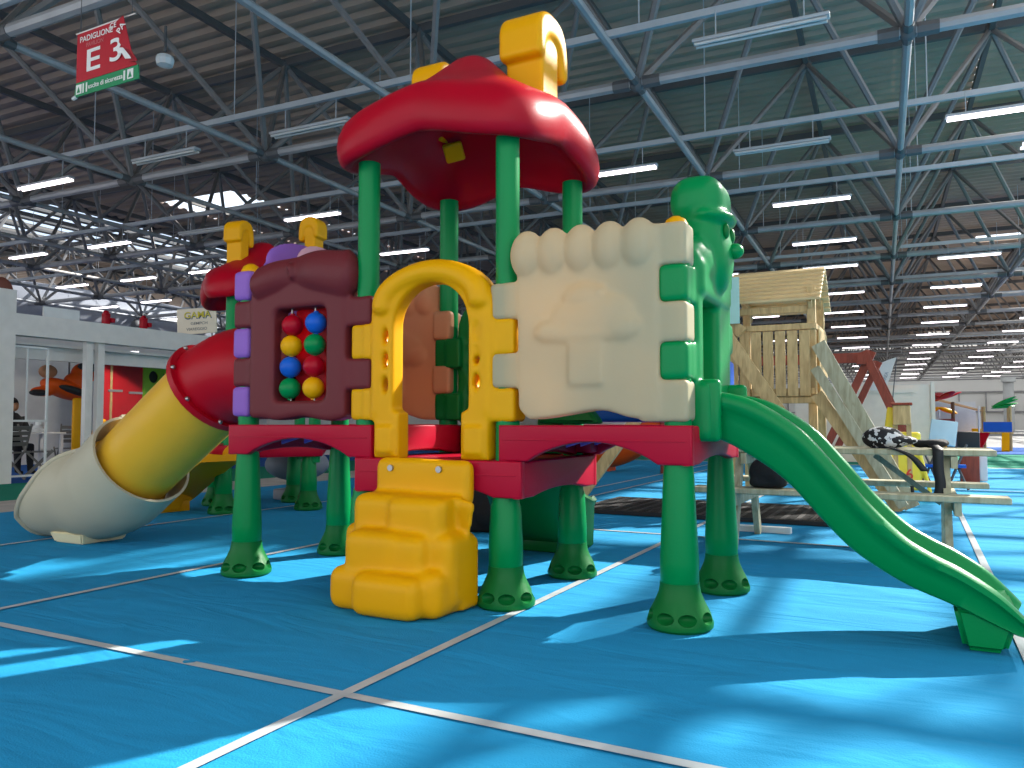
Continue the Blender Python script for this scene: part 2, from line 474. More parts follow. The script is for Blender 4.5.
# ---- hanging lamps and their carrier rails
LAMPE = mat('lamp_tube_light', (255, 244, 250), emit=4.)
LAMPO = mat('lamp_tube_off', (196, 196, 192), .4)
LAMPB = mat('lamp_housing', (170, 172, 174), .5)
LZ = CAMZ+4.55
LW = 1.55
def lamp_proto(on):
    e = empty('ceiling_lamp', hall(0, 0, LZ), HY)
    m = MB().bb(-LW/2, LW/2, -.07, .07, .045, .09, .012)
    for x in (-.5, .5): m.cyl((x, 0, .11), (x, 0, .42), .008, seg=6)
    m.build('housing', LAMPB, e, shift=False)
    for s in (-1, 1):
        MB().cyl((-LW/2+.03, s*.045, .022), (LW/2-.03, s*.045, .022), .02, seg=10).build('tube', LAMPE if on else LAMPO, e, shift=False)
    return e
P_ON = lamp_proto(True); P_OFF = lamp_proto(False)
_used = {True: False, False: False}
def lamp(L, C, on=True, label=None, group='lit tube lamps under the roof'):
    p = P_ON if on else P_OFF
    o = p if not _used[on] else copy_tree(p)
    _used[on] = True
    o.location = hall(L, C, LZ)
    tag(o, label, 'lamp', group)
    return o
near = [
 ((811, 203), True, 'largest lit tube lamp above the timber tower, right of the green head'),
 ((824, 243), True, 'lit tube lamp just above the roof of the timber tower'),
 ((830, 268), True, 'lit tube lamp just right of the timber tower roof peak'),
 ((841, 294), True, 'lit tube lamp right of the timber tower, level with its roof boards'),
 ((844, 313), True, 'lit tube lamp right of the timber tower, level with the gap under its roof'),
 ((1005, 113), True, 'bright lit tube lamp at the right edge, highest on that side'),
 ((969, 257), True, 'lit tube lamp at the right, highest of the inner right-hand row'),
 ((956, 287), True, 'lit tube lamp in the right-hand row beside a bright roof light'),
 ((945, 307), True, 'lit tube lamp third down the inner right-hand row'),
 ((616, 174), True, 'lit tube lamp touching the right tip of the big red roof'),
 ((312, 218), True, 'lit tube lamp above the yellow chimney of the small red roof'),
 ((404, 253), True, 'lit tube lamp between the two left green posts under the red roof'),
 ((45, 186), True, 'lit tube lamp at the left edge under the corrugated roof'),
 ((109, 246), True, 'lit tube lamp at the left in front of the glazed roof strip'),
 ((28, 257), True, 'lit tube lamp at the far left below the glazed roof strip'),
 ((138, 280), True, 'lit tube lamp left of the small red roof over the grey ducts'),
 ((72, 287), True, 'lit tube lamp in front of the grey duct at the left'),
 ((156, 302), True, 'lit tube lamp just left of the cream shop board'),
 ((208, 272), True, 'lit tube lamp directly left of the small red roof'),
 ((165, 159), False, 'unlit tube lamp left of the big red roof, beside the node of the frame'),
 ((203, 233), False, 'unlit tube lamp left of the yellow chimney of the small roof'),
 ((310, 131), False, 'unlit tube lamp just left of the big red roof'),
 ((781, 149), False, 'unlit tube lamp over the timber tower, lower of the two unlit there'),
 ((759, 35), False, 'unlit tube lamp at the top right of the big red roof with glowing ends')]
rails = set()
for (px, py), on, lab in near:
    p = at_z(px, py, LZ); L = p.x*-math.sin(HY)+p.y*math.cos(HY); C = p.x*math.cos(HY)+p.y*math.sin(HY)
    lamp(L, C, on, lab, 'lit tube lamps under the roof' if on else 'unlit tube lamps under the roof'); rails.add(round(L, 0))
for L in (40.5, 46, 52.2, 57.8, 63.4, 69.6, 76, 83, 90):
    for C in (-4.9, -1.4, 2.45, 6.3, 9.8):
        if L*.9*.16 > C-1.5 and not (C < -2 and L > 50): lamp(L, C, True, 'small lit tube lamp in the distant rows over the far end of the hall', 'distant lit tube lamps')
for L in (21, 24.7, 30, 35.2):
    for C in (-4.7, -8.1): lamp(L, C, True, 'small lit tube lamp hanging behind the play tower between its posts', 'lit tube lamps seen behind the play tower')
    for C in (-18.2, -28.): lamp(L, C, True, 'small lit tube lamp deep in the left part of the hall', 'lit tube lamps deep on the left')
def rail_set():
    for L in (5.6, 9.45, 13.55, 17.2, 20.95, 24.7, 30, 35.2, 40.5, 46, 52.2, 57.8, 63.4):
        m = MB(); m.beam(hall(L, -38, LZ+.46), hall(L, 18, LZ+.46), .07, .09)
        C = -37
        while C < 18:
            if L < 40: m.cyl(hall(L, C, LZ+.5), hall(L, C, ZU), .01, seg=4, cap=False)
            C += 3.43
        o = m.build('trim_5', mat('cable_tray', (176, 180, 184), .5, .2), smooth=False); struct(o); o['label'] = 'thin carrier rail of the lamps'
rail_set()
# ducts on the left
def ducts():
    DU = mat('duct_grey', (150, 150, 156), .6, .1)
    for i, (La, Lb, C, z, r) in enumerate([(17, 30, -33, 5.6, 1.25), (33, 60, -36, 6.6, 1.5)]):
        e = empty('ventilation_duct', hall(La, C, z-r), 0, ['large grey rounded air duct behind the frame at the left edge', 'large grey air duct farther back under the glazed roof'][i], 'air duct', 'large grey ducts')
        m = MB(); n = 16
        pts = [hall(La+(Lb-La)*k/n, C+.8*math.sin(k/n*3), z) for k in range(n+1)]
        m.tube(pts, [r*(.25+.75*min(1, math.sin(PI*min(1, (k+.4)/n*1.6)/1)+.0)) if k < 5 else r for k in range(n+1)], 24)
        m.build('casing', DU, e)
        for k in range(2, n, 4):
            p = pts[k]; q = MB().lathe((0, 0, 0), [(.3, -.2), (.3, .12), (.2, .3), (.001, .3)], 16, cap=False).mesh()
            q.transform(Matrix.Translation(p+Vector((r*.86, -.2, -.2))) @ Matrix.Rotation(PI/2, 4, 'Y'))
            link_mesh('nozzle', q, DSTEEL, e, smooth=True)
ducts()
# round detector box on the rail near the sign
def spk():
    p = at_depth(165, 60, 11.2); e = empty('round_ceiling_unit', p, 0, 'small white faceted unit fixed under a rail right of the red sign', 'ceiling unit')
    MB().lathe(p, [(.05, -.10), (.11, -.08), (.13, 0), (.11, .05), (.05, .08)], 10).build('shell', WHITE, e, angle=20)
    MB().cyl(p+Vector((0, 0, .12)), p+Vector((0, 0, .5)), .02, seg=8).build('stem', DSTEEL, e)
spk()

# ================================================================== THE PLAY TOWER
# posts: x columns and y rows (metres)
XA, XB, XC, XD = -3.67, -2.765, -1.87, -0.975
YF, YB = 3.54, 4.40

def foot_mesh():
    t = MB().lathe((0, 0, 0), [(.135, 0), (.148, .012), (.15, .03), (.138, .07), (.112, .12), (.095, .16), (.09, .19), (.089, .205), (.0, .205)], 40, cap=False).mesh()
    bm = bmesh.new(); bm.from_mesh(t); bmesh.ops.remove_doubles(bm, verts=bm.verts, dist=1e-5); bmesh.ops.holes_fill(bm, edges=bm.edges[:]); bmesh.ops.recalc_face_normals(bm, faces=bm.faces[:]); bm.to_mesh(t); bm.free()
    o = bpy.data.objects.new('t', t); COL.objects.link(o)
    c = MB()
    for k in range(4):
        for s in (-1, 1):
            a = R(90*k+s*21)
            c.sph((.155*math.cos(a), .155*math.sin(a), .062), (.058, .046, .027), rot=(0, 0, a))
    cm = c.mesh(); oc = bpy.data.objects.new('c', cm); COL.objects.link(oc)
    md = o.modifiers.new('b', 'BOOLEAN'); md.operation = 'DIFFERENCE'; md.object = oc; md.solver = 'EXACT'
    bpy.context.view_layer.update()
    r = bpy.data.meshes.new_from_object(o.evaluated_get(bpy.context.evaluated_depsgraph_get()))
    bpy.data.objects.remove(o); bpy.data.objects.remove(oc)
    bm = bmesh.new(); bm.from_mesh(r)
    for k in range(4):
        pass
    bm.to_mesh(r); bm.free()
    for p in r.polygons: p.use_smooth = True
    r.set_sharp_from_angle(angle=R(38)); r.materials.clear(); r.materials.append(DGREEN)
    return r
FOOT = foot_mesh()
def leg(parent, x, y, top, rot=0., base=(0, 0, 0)):
    """tapered moulded leg with a flared foot"""
    m = MB().lathe((x, y, 0), [(.083, .197), (.087, .205), (.088, .3), (.078, .5), (.07, top*.93), (.066, top)], 28)
    o = m.build('leg', GREEN, parent)
    f = bpy.data.objects.new('foot', FOOT); COL.objects.link(f); f.parent = o
    p = parent
    f.location = Vector((x, y, 0))-Vector(p.location); f.rotation_euler = (0, 0, rot)
    return o

def deck(parent, x0, x1, y0, y1, ztop, drop, arch, name='deck', m=DECKRED, floor=PURPLE, side=.03):
    """moulded platform: four arched aprons, rounded, with a floor"""
    zb = ztop-drop
    def apron(w, arch=arch):
        n = 14; pts = [(0, ztop), (w, ztop), (w, zb), (w-.16, zb)]
        for i in range(1, n): 
            t = i/n; pts.append((w-.16-(w-.32)*t, zb+arch*math.sin(PI*t)**.8))
        pts += [(.16, zb), (0, zb)]
        return pts
    mb = MB(); th = .05
    mb.addme(plate_mesh(apron(x1-x0), [], th, .012), Matrix.Translation((x0, y0+th/2, 0)) @ Matrix.Rotation(PI/2, 4, 'X'))
    mb.addme(plate_mesh(apron(x1-x0), [], th, .012), Matrix.Translation((x0, y1-th/2, 0)) @ Matrix.Rotation(PI/2, 4, 'X'))
    for x in (x0+th/2+.0025, x1-th/2-.0025):
        mb.addme(plate_mesh([(a*(1-.01/(y1-y0))+.005, b-.0015) for a, b in apron(y1-y0, side)], [], th, .012), Matrix.Translation((x, y0, 0)) @ Matrix.Rotation(PI/2, 4, 'Z') @ Matrix.Rotation(PI/2, 4, 'X'))
    # moulded groove line on the front apron, corner sockets
    mb.bb(x0+.03, x1-.03, y0-.004, y0+.01, ztop-.075, ztop-.069, .001)
    for x in (x0+.083, x1-.083):
        for y in (y0+.083, y1-.083): mb.bb(x-.073, x+.073, y-.073, y+.073, zb+.012, ztop-.012, .02)
    o = mb.build(name, m, parent)
    f = MB().bb(x0+.03, x1-.03, y0+.03, y1-.03, ztop-.04, ztop-.005, .004)
    for i in range(5):
        yy = y0+.1+(y1-y0-.2)*i/4
        f.addme(plate_mesh([(0, 0)]+[((x1-x0-.3)*t/12, -.09+.07*math.sin(PI*t/12)) for t in range(13)]+[(x1-x0-.3, 0)], [], .02, .003), Matrix.Translation((x0+.15, yy, ztop-.035)) @ Matrix.Rotation(PI/2, 4, 'X'))
    f.build('deck_floor', floor, o)
    return o

play = empty('play_tower', (-2.3, 3.97, 0), 0, 'large three-bay plastic play tower with red roof, green slide and yellow tube slide', 'play tower')
def cap(parent, x, y, z):
    MB().lathe((x, y, z-.02), [(.062, 0), (.06, .03), (.045, .06), (.02, .075), (.001, .078)], 20, cap=False).build('post_cap', YEL, parent)
legs = {}
for x in (XA, XB, XC, XD):
    for y in (YF, YB):
        mid = x in (XB, XC)
        legs[x, y] = leg(play, x, y, .56 if mid else .74, rot=R(8))
for x in (XA, XB, XC, XD):
    for y in (YF, YB):
        mid = x in (XB, XC)
        top = 2.41 if mid else 1.83
        yy = y
        MB().cyl((x+(.01 if mid else 0), yy, .56 if mid else .74), (x+(.01 if mid else 0), yy, top), .062, seg=28).build('post', GREEN, play)
        if not mid: cap(play, x, y, 1.83 if x == XD else 1.86)
YDF, YDB = YF-.085, YB+.085
deck(play, XA-.085, XB+.1, YDF, YDB, .915, .18, .10)
deck(play, XC-.0, XD+.085, YDF, YDB, .915, .18, .10)
deck(play, XB-.01, XC+.13, YDF-.005, YDB, .735, .185, .06, floor=DECKRED)

_a = at_y(405, 440, YB+.0).x; _b = at_y(446, 440, YB+.0).x
MB().bb(_a, _b, YB-.03, YB+.03, .74, .915, .015).build('rear_sill', plast('bright_red_plastic', (226, 30, 60), .4, .45), play)

# --- panels. tabs of 0.18 m interlock around the posts
def outline(x0, x1, z0, z1, lt, rt, tab=.085, top=None, bot=None):
    """x0,x1 = post centres; lt/rt = tab z ranges that wrap the post, elsewhere the edge is set back"""
    ins = .082
    def side(x, rng, sg):
        pts = [(x+sg*ins, z0)]
        for a, b in rng:
            pts += [(x+sg*ins, a), (x-sg*tab, a), (x-sg*tab, b), (x+sg*ins, b)]
        pts.append((x+sg*ins, z1))
        q = []
        for p in pts:
            if not q or (Vector(q[-1])-Vector(p)).length > 1e-4: q.append(p)
        # drop collinear duplicates at ends
        return q
    L = side(x0, lt, 1); Rr = side(x1, rt, -1)
    bot = bot or []; top = top or []
    return Rr + top + L[::-1] + bot
def clean(p):
    out = []
    for i, q in enumerate(p):
        a = Vector(p[i-1]); b = Vector(q); c = Vector(p[(i+1) % len(p)])
        if (b-a).length < 1e-4: continue
        if (b-a).normalized().cross((c-b).normalized()) if False else False: continue
        out.append(q)
    return out

PY = YF-.03      # mid plane of the front panels; sleeves stand 0.1 either side
def sleeves(mb, x, rng, y, w=.142, d=.15, bev=.019):
    for a, b in rng: mb.bb(x-w/2, x+w/2, y-d/2, y+d/2, a-.004, b+.004, bev, 3)

# brown ball panel ---------------------------------------------------------
def brown_panel():
    z0, z1 = .955, 1.84
    lt = [(1.15, 1.32), (1.51, 1.67)]; rt = [(1.115, 1.285), (1.475, 1.635)]
    out = [(XA+.09, z0), (XA+.2, z0-.0), (XA+.3, z0-.015), (XA+.42, z0), (XA+.5, z0+.012), (XA+.62, z0-.01), (XA+.72, z0-.02), (XB-.085, z0), (XB-.085, z1+.02), (XA+.09, z1)]
    hole = rnd([(-3.385, 1.055), (-2.99, 1.055), (-2.99, 1.60), (-3.385, 1.60)], .05)
    mb = MB(); mb.plate(rnd(out, .03), [hole], PY, .13, .02)
    sleeves(mb, XA, lt, YF); sleeves(mb, XB+.01, rt, YF)
    for a, b in lt: mb.bb(XA+.05, XA+.15, YF-.08, YF+.05, a-.003, b+.003, .01)
    for a, b in rt: mb.bb(XB-.15, XB-.04, YF-.08, YF+.05, a-.003, b+.003, .01)
    # gathered curtain bulge across the top, pinched in the middle
    n = 34
    for i in range(n):
        t = i/(n-1); x = XA+.145+(XB-XA-.21)*t
        zc = 1.762+.045*math.sin(PI*min(1, t*1.1))+.012*t; rz = .108-.026*math.exp(-((t-.40)/.2)**2)+.036*t
        if i in (0, n-1): rz *= .8
        ry = .085-.035*math.exp(-((t-.42)/.14)**2)
        mb.sph((x, PY-.03, zc), (.045, ry, rz), 14, 10)
    mb.sph((-3.235, PY-.085, 1.83), (.024, .03, .04), 12, 8, rot=(0, R(-20), 0)); mb.sph((-3.225, PY-.085, 1.79), (.018, .025, .028), 10, 8)
    o = blob(mb.mesh(), 'ball_panel', BROWN, play, .011, 5)
    # inner back wall of the ball maze and rods
    r = MB()
    for x in (-3.293, -3.113): r.cyl((x, YF-.035, 1.05), (x, YF-.035, 1.61), .006, seg=8)
    r.build('rod', CHROME, o)
    MB().plate(rnd([(-3.34, 1.04), (-2.97, 1.04), (-2.97, 1.61), (-3.34, 1.61)], .02), [], YF+.055, .012, .003).build('window_back', plast('tinted_red_panel', (214, 40, 52), .4, .5), o)
    cols = [(-3.293, 1.505, RED), (-3.113, 1.51, BLUE), (-3.300, 1.383, YEL), (-3.120, 1.383, GREEN), (-3.305, 1.257, BLUE), (-3.125, 1.257, RED), (-3.307, 1.13, GREEN), (-3.127, 1.13, YEL)]
    for x, z, m in cols:
        b = MB().sph((x+.004, YF-.035, z), .0635, 28, 18)
        b.cyl((x+.004, YF-.035, z-.07), (x+.004, YF-.035, z+.07), .014, seg=12)
        bo = b.build('play_ball', m, o); bo['label'] = {id(RED): 'red', id(BLUE): 'blue', id(YEL): 'yellow', id(GREEN): 'green'}[id(m)]+' ball'
    return o
brown_panel()

# yellow arch --------------------------------------------------------------
def arch_panel(x0, x1, y, m, sgn=-1, name='arch_panel', zoff=0., tabs=True):
    cx = (x0+x1)/2+.028
    def arc(rx, rz, zc, a0, a1, n=20):
        return [(cx+rx*math.cos(a0+(a1-a0)*i/n), zc+rz*math.sin(a0+(a1-a0)*i/n)) for i in range(n+1)]
    out = [(cx-.41, .735+zoff), (cx-.195, .735+zoff), (cx-.195, .98), (cx-.235, 1.0), (cx-.235, 1.45)]
    out += arc(.235, .225, 1.45, PI, 0)[1:-1]
    out += [(cx+.24, 1.45), (cx+.24, 1.0), (cx+.195, .98), (cx+.195, .735+zoff), (cx+.36, .735+zoff), (cx+.36, .94), (cx+.385, .94), (cx+.385, 1.52)]
    out += arc(.385, .27, 1.53, 0, PI)[1:-1]
    out += [(cx-.385, 1.52), (cx-.385, .94), (cx-.36, .93)]
    out = [(a, b) for a, b in out if not (abs(a-(cx-.41)) < 1e-6)]
    out = [(cx-.36, .735+zoff)]+out
    slots = []
    for zc in (1.40, 1.27, 1.135):
        for s in (-1, 1):
            slots.append(ellip(cx+s*.288, zc, .018, .045, 14))
    mb = MB(); mb.plate(out, slots, y, .12, .02)
    lt = [(.945, 1.115), (1.285, 1.475)]; rt = [(.935, 1.10), (1.275, 1.455)]
    if tabs:
        yy = YF if y < 4 else YB
        sleeves(mb, x0+.01, lt, yy+.004); sleeves(mb, x1+.01, rt, yy+.004)
        for a, b in lt: mb.bb(x0+.03, x0+.14, yy-.08, yy+.06, a-.003, b+.003, .01)
        for a, b in rt: mb.bb(x1-.14, x1-.03, yy-.08, yy+.06, a-.003, b+.003, .01)
    # the thick hood following the arch, swelling at both ends
    pts = [];rr = []
    for i in range(27):
        a = PI*1.0-(PI*1.0)*i/26
        pts.append((cx+.305*math.cos(a), y+sgn*.035, 1.56+.175*math.sin(a)))
        rr.append(.058+.012*abs(math.cos(a))**2)
    mb.tube(pts, rr, 14)
    for q in (pts[0], pts[-1]): mb.sph((q[0], y+sgn*.035, 1.56), (.07, .07, .05))
    # raised blocks on the shins of the arch
    for s in (-1, 1): mb.bb(cx+s*.28-.06, cx+s*.28+.06, y+sgn*.08, y+sgn*.03, .76+zoff, .91, .015)
    for s in (-1, 1):
        mb.beam((cx+s*.35, y+sgn*.045, .97), (cx+s*.35, y+sgn*.045, 1.5), .05, .04, .01)
    return blob(mb.mesh(), name, m, play, .011, 4)
arch_panel(XB, XC, PY, YEL)
arch_panel(XB, XC, YB+.03, DGREEN, sgn=1, name='rear_arch_panel')

# cream scalloped panel with a mushroom relief --------------------------------
def cream_panel(x0, x1, y, m, sgn=-1, lt=((1.105, 1.275), (1.455, 1.635)), rt=((.935, 1.12), (1.30, 1.48), (1.655, 1.845)), relief=True, name='scalloped_panel'):
    w = x1-x0; z0 = .955
    bot = [(x0+.11, 1.0), (x0+.14, .965)]
    for i in range(13):
        t = i/12; bot.append((x0+.17+(w-.35)*t, .955+.03*math.exp(-((t-.27)/.16)**2)*0-.012*math.cos(t*2*PI)+(.028*math.exp(-((t-.72)/.2)**2))))
    out = bot+[(x1-.06, .945), (x1-.06, 1.84), (x0+.1, 1.84)]
    mb = MB(); mb.plate(out, [], y, .12, .02)
    sleeves(mb, x0+.012, lt, YF if y < 4 else YB); sleeves(mb, x1-.005, rt, YF if y < 4 else YB, .142, .16)
    for a, b in lt: mb.bb(x0+.04, x0+.16, y-.05, y+.07, a-.003, b+.003, .012)
    for a, b in rt: mb.bb(x1-.16, x1-.04, y-.05, y+.07, a-.003, b+.003, .012)
    n = 5
    for i in range(n):
        cx = x0+.155+(w-.315)*i/(n-1)
        mb.sph((cx, y+sgn*.03, 1.765), (.092, .078, .125), 18, 12)
    # shallow inner frame
    if relief:
        yy = y+sgn*.058
        rx = x0+.48
        mb.sph((rx+.03, yy, 1.43), (.22, .036, .12), 22, 14)
        mb.sph((rx-.01, yy, 1.355), (.27, .034, .05), 22, 14)
        mb.sph((rx-.19, yy, 1.37), (.09, .036, .055), 16, 10); mb.sph((rx+.18, yy, 1.38), (.10, .036, .07), 16, 10)
        mb.sph((rx-.01, yy, 1.53), (.115, .036, .065), 18, 12)
        mb.bb(rx-.095, rx+.095, yy-.022, yy+.022, 1.10, 1.36, .02, 3)
        mb.sph((rx-.06, yy-.0, 1.555), (.045, .028, .02)); mb.sph((rx+.07, yy-.0, 1.545), (.03, .032, .035))
    return blob(mb.mesh(), name, m, play, .011, 6)
cream_panel(XC, XD, PY, CREAM)
cream_panel(XA, XB, YB+.03, PEACH, sgn=-1, lt=((1.1, 1.27), (1.45, 1.63)), rt=((1.12, 1.30), (1.475, 1.66)), relief=True, name='rear_scalloped_panel')
# blue wave panel at the back of the right bay
def blue_back():
    pts = [(XC+.1, .93), (XD-.1, .93), (XD-.1, .96)]+[(XD-.1-(XD-XC-.2)*i/16, .97+.75*math.sin(PI*i/16)**.6) for i in range(1, 16)]+[(XC+.1, .96)]
    mb = MB().plate(pts, [], YB, .09, .02)
    sleeves(mb, XC+.01, [(1.1, 1.27)], YB); sleeves(mb, XD, [(1.1, 1.27)], YB)
    blob(mb.mesh(), 'rear_wave_panel', BLUE, play, .014, 4)
    m = MB().plate(rnd([(XC+.06, .92), (XC+.42, .92), (XC+.36, 1.0), (XC+.1, 1.06)], .03), [], YF+.28, .1, .02)
    m.build('climb_hold_panel', DGREEN, play)
blue_back()

# purple side panel with the tube port ---------------------------------------
def side_mx(x): return Matrix.Translation((x, 0, 0)) @ Matrix.Rotation(PI/2, 4, 'Z')
def purple_panel():
    # outline in (y, z)
    y0, y1 = YF+.08, YB-.08
    out = [(y0, .96), (y1, .96), (y1, 1.8)]+[((y0+y1)/2+.33*math.cos(PI*i/14), 1.8+.30*math.sin(PI*i/14)) for i in range(15)]+[(y0, 1.8)]
    hole = ellip((y0+y1)/2, 1.30, .29, .31, 32)
    mb = MB(); mb.addme(plate_mesh(out, [hole], .11, .02), Matrix.Translation((XA, 0, 0)) @ Matrix.Rotation(PI/2, 4, 'Z') @ Matrix.Rotation(PI/2, 4, 'X'))
    for y in (YF, YB):
        for a, b in ((.965, 1.145), (1.325, 1.505), (1.68, 1.86)):
            mb.bb(XA-.072, XA+.068, y-.08, y+.08, a-.003, b+.003, .025, 3)
            s = 1 if y == YF else -1
            mb.bb(XA-.05, XA+.05, min(y, y+s*.14), max(y, y+s*.14), a-.003, b+.003, .01)
    mb.sph((XA+.03, (y0+y1)/2, 1.96), (.06, .34, .16), 20, 12)
    o = blob(mb.mesh(), 'tube_port_panel', PURPLE, play, .013, 4)
    MB().sph((XA+.085, (y0+y1)/2+.10, 1.99), (.05, .22, .13), 24, 14).build('oval_badge', PINK, o)
purple_panel()

# green side panel with the round-nosed head above the slide ----------------------
def green_panel():
    mb = MB(); x = XD+.02
    for y in (YF, YB):
        s = 1 if y == YF else -1
        for a, b in ((1.12, 1.30), (1.48, 1.655)) if y == YF else ((.95, 1.12), (1.30, 1.48), (1.66, 1.8)):
            mb.bb(XD-.072, XD+.068, y-.078, y+.078, a-.003, b+.003, .028, 3)
            mb.bb(XD-.03, XD+.07, min(y, y+s*.16), max(y, y+s*.16), a-.003, b+.003, .01)
    # two jambs
    for ya, yb in ((YF+.08, YF+.2), (YB-.36, YB-.06)):
        mb.bb(XD-(.02 if ya < 4 else .13), XD+.08, ya, yb, .86, 1.75, .03, 3)
    mb.bb(XD+.0, XD+.14, YF+.06, YF+.14, .84, 1.12, .03, 3)
    mb.bb(XD-.02, XD+.10, YF+.1, YB-.1, 1.52, 1.72, .04, 3)
    yc = (YF+YB)/2-.03
    # arch above the opening and neck
    mb.sph((XD+.02, yc, 1.70), (.10, .33, .17), 22, 14)
    XH = XD+.035; yc += .04
    # head, brow cap and the curl on the far side
    mb.sph((XH+.0, yc, 1.84), (.12, .20, .23), 24, 16)
    mb.sph((XH+.05, yc, 1.76), (.085, .15, .19), 24, 16)
    mb.box((XH-.02, yc-.02, 2.045), (.27, .36, .25), bev=.105, seg=6)
    mb.sph((XH+.03, yc-.01, 1.955), (.125, .20, .05), 20, 12)
    mb.tube([(XH+.07, yc+.10+.12*math.cos(a), 1.84+.17*math.sin(a)) for a in [PI*k/14 for k in range(-4, 10)]], .03, 12)
    o = blob(mb.mesh(), 'slide_entry_panel', GREEN, play, .012, 9)
    MB().sph((XH+.14, yc+.02, 1.795), (.045, .042, .04), 20, 14).build('nose', GREEN, o)
    for s in (-1, 1):
        MB().sph((XH+.115, yc+s*.065, 1.885), (.018, .025, .04), 16, 12).build('eye', DGREEN, o)
green_panel()

# steps ---------------------------------------------------------------------
def steps():
    mb = MB(); yb = YDF-.005
    def lobe(x0, x1, y0, z0, z1, b=.06, flare=.02):
        t = bmesh.new()
        mx = Matrix.Translation(((x0+x1)/2, (y0+yb)/2, (z0+z1)/2)) @ Matrix.Diagonal((x1-x0, yb-y0, z1-z0, 1))
        bmesh.ops.create_cube(t, size=1, matrix=mx)
        for v in t.verts:
            if v.co.z < (z0+z1)/2:
                v.co.x += flare*(1 if v.co.x < (x0+x1)/2 else -1); v.co.y += flare if v.co.y < (y0+yb)/2 else 0
        bmesh.ops.bevel(t, geom=[e for e in t.edges if abs((e.verts[0].co-e.verts[1].co).normalized().z) > .9], offset=min(.11, (x1-x0)*.4), segments=6, affect='EDGES')
        tops = [e for e in t.edges if all(v.co.z > z1-1e-4 for v in e.verts)]
        bmesh.ops.bevel(t, geom=tops, offset=.025, segments=3, affect='EDGES')
        mb.add(t)
    # top plate in two lobes with the upper mounting bolts
    mb.bb(-2.575, -2.25, yb-.085, yb, .5, .745, .045, 4); mb.bb(-2.30, -1.985, yb-.085, yb, .5, .74, .045, 4)
    mb.bb(-2.42, -2.14, yb-.082, yb, .5, .738, .02, 3)
    def L3(x0, x1, d, z1, z0=.03, b=.055): mb.bb(x0, x1, yb-d, yb, z0, z1, b, 5)
    L3(-2.61, -2.27, .235, .565, .30); L3(-2.37, -2.04, .27, .56, .30); lobe(-2.16, -1.93, yb-.235, .34, .56, flare=.04)
    L3(-2.70, -2.47, .19, .405); L3(-2.56, -2.24, .365, .395); L3(-2.33, -2.09, .35, .385); L3(-2.18, -1.97, .28, .39)
    L3(-2.64, -2.36, .385, .215, .0, .06); L3(-2.45, -2.06, .455, .205, .0, .06); L3(-2.15, -1.985, .37, .225, .0, .06)
    mb.bb(-2.62, -1.97, yb-.15, yb, 0.01, .35)
    o = blob(mb.mesh(), 'climbing_steps', YEL, play, .012, 14)
    for x in (-2.46, -2.16):
        MB().cyl((x, yb-.08, .69), (x, yb-.098, .69), .017, seg=12).build('bolt', CHROME, o)
steps()

# roof ----------------------------------------------------------------------
def pagoda(parent, cx, cy, zb, hs, m, rot=0., scale=1.):
    """soft four-cornered roof; zb = underside height at the corners"""
    root = parent
    NT = 96
    def rad(a):
        # rounded square with slightly hollow sides
        c, s = abs(math.cos(a)), abs(math.sin(a))
        p = 5.; base = (c**p+s**p)**(-1/p)
        return hs*base*(1-.035*math.cos(4*a)**2*(math.cos(4*a) > 0))
    prof = [(0, .725), (.06, .722), (.12, .71), (.18, .685), (.25, .64), (.34, .58), (.45, .51), (.57, .445), (.69, .385), (.80, .33), (.89, .28), (.955, .225), (.99, .16), (1.0, .10), (.995, .05), (.975, .012), (.94, -.008), (.895, .0), (.86, .05), (.80, .13), (.68, .21), (.52, .29), (.36, .37), (.2, .45), (.08, .50), (0, .51)]
    bm = bmesh.new(); rows = []
    for r, z in prof:
        row = []
        if r == 0:
            row = [bm.verts.new((0, 0, z))]
        else:
            for k in range(NT):
                a = 2*PI*k/NT
                corner = (0.5-0.5*math.cos(4*a))          # 1 on diagonals
                lift = .13*(1-corner**.8)*r**3
                rr = r*rad(a)
                # blend to round near the apex
                rb = r*hs*1.05; w = min(1, r*1.7); rr = rr*w+rb*(1-w)
                row.append(bm.verts.new((rr*math.cos(a), rr*math.sin(a), z+lift)))
        rows.append(row)
    for a, b in zip(rows, rows[1:]):
        for k in range(NT):
            k2 = (k+1) % NT
            if len(a) == 1: bm.faces.new((a[0], b[k], b[k2]))
            elif len(b) == 1: bm.faces.new((a[k], b[0], a[k2]))
            else: bm.faces.new((a[k], b[k], b[k2], a[k2]))
    bmesh.ops.recalc_face_normals(bm, faces=bm.faces[:])
    me = bpy.data.meshes.new('roof'); bm.to_mesh(me); bm.free()
    me.transform(Matrix.Translation((cx, cy, zb)) @ Matrix.Rotation(rot, 4, 'Z') @ Matrix.Scale(scale, 4))
    o = link_mesh('roof', me, m, root, smooth=True)
    return o

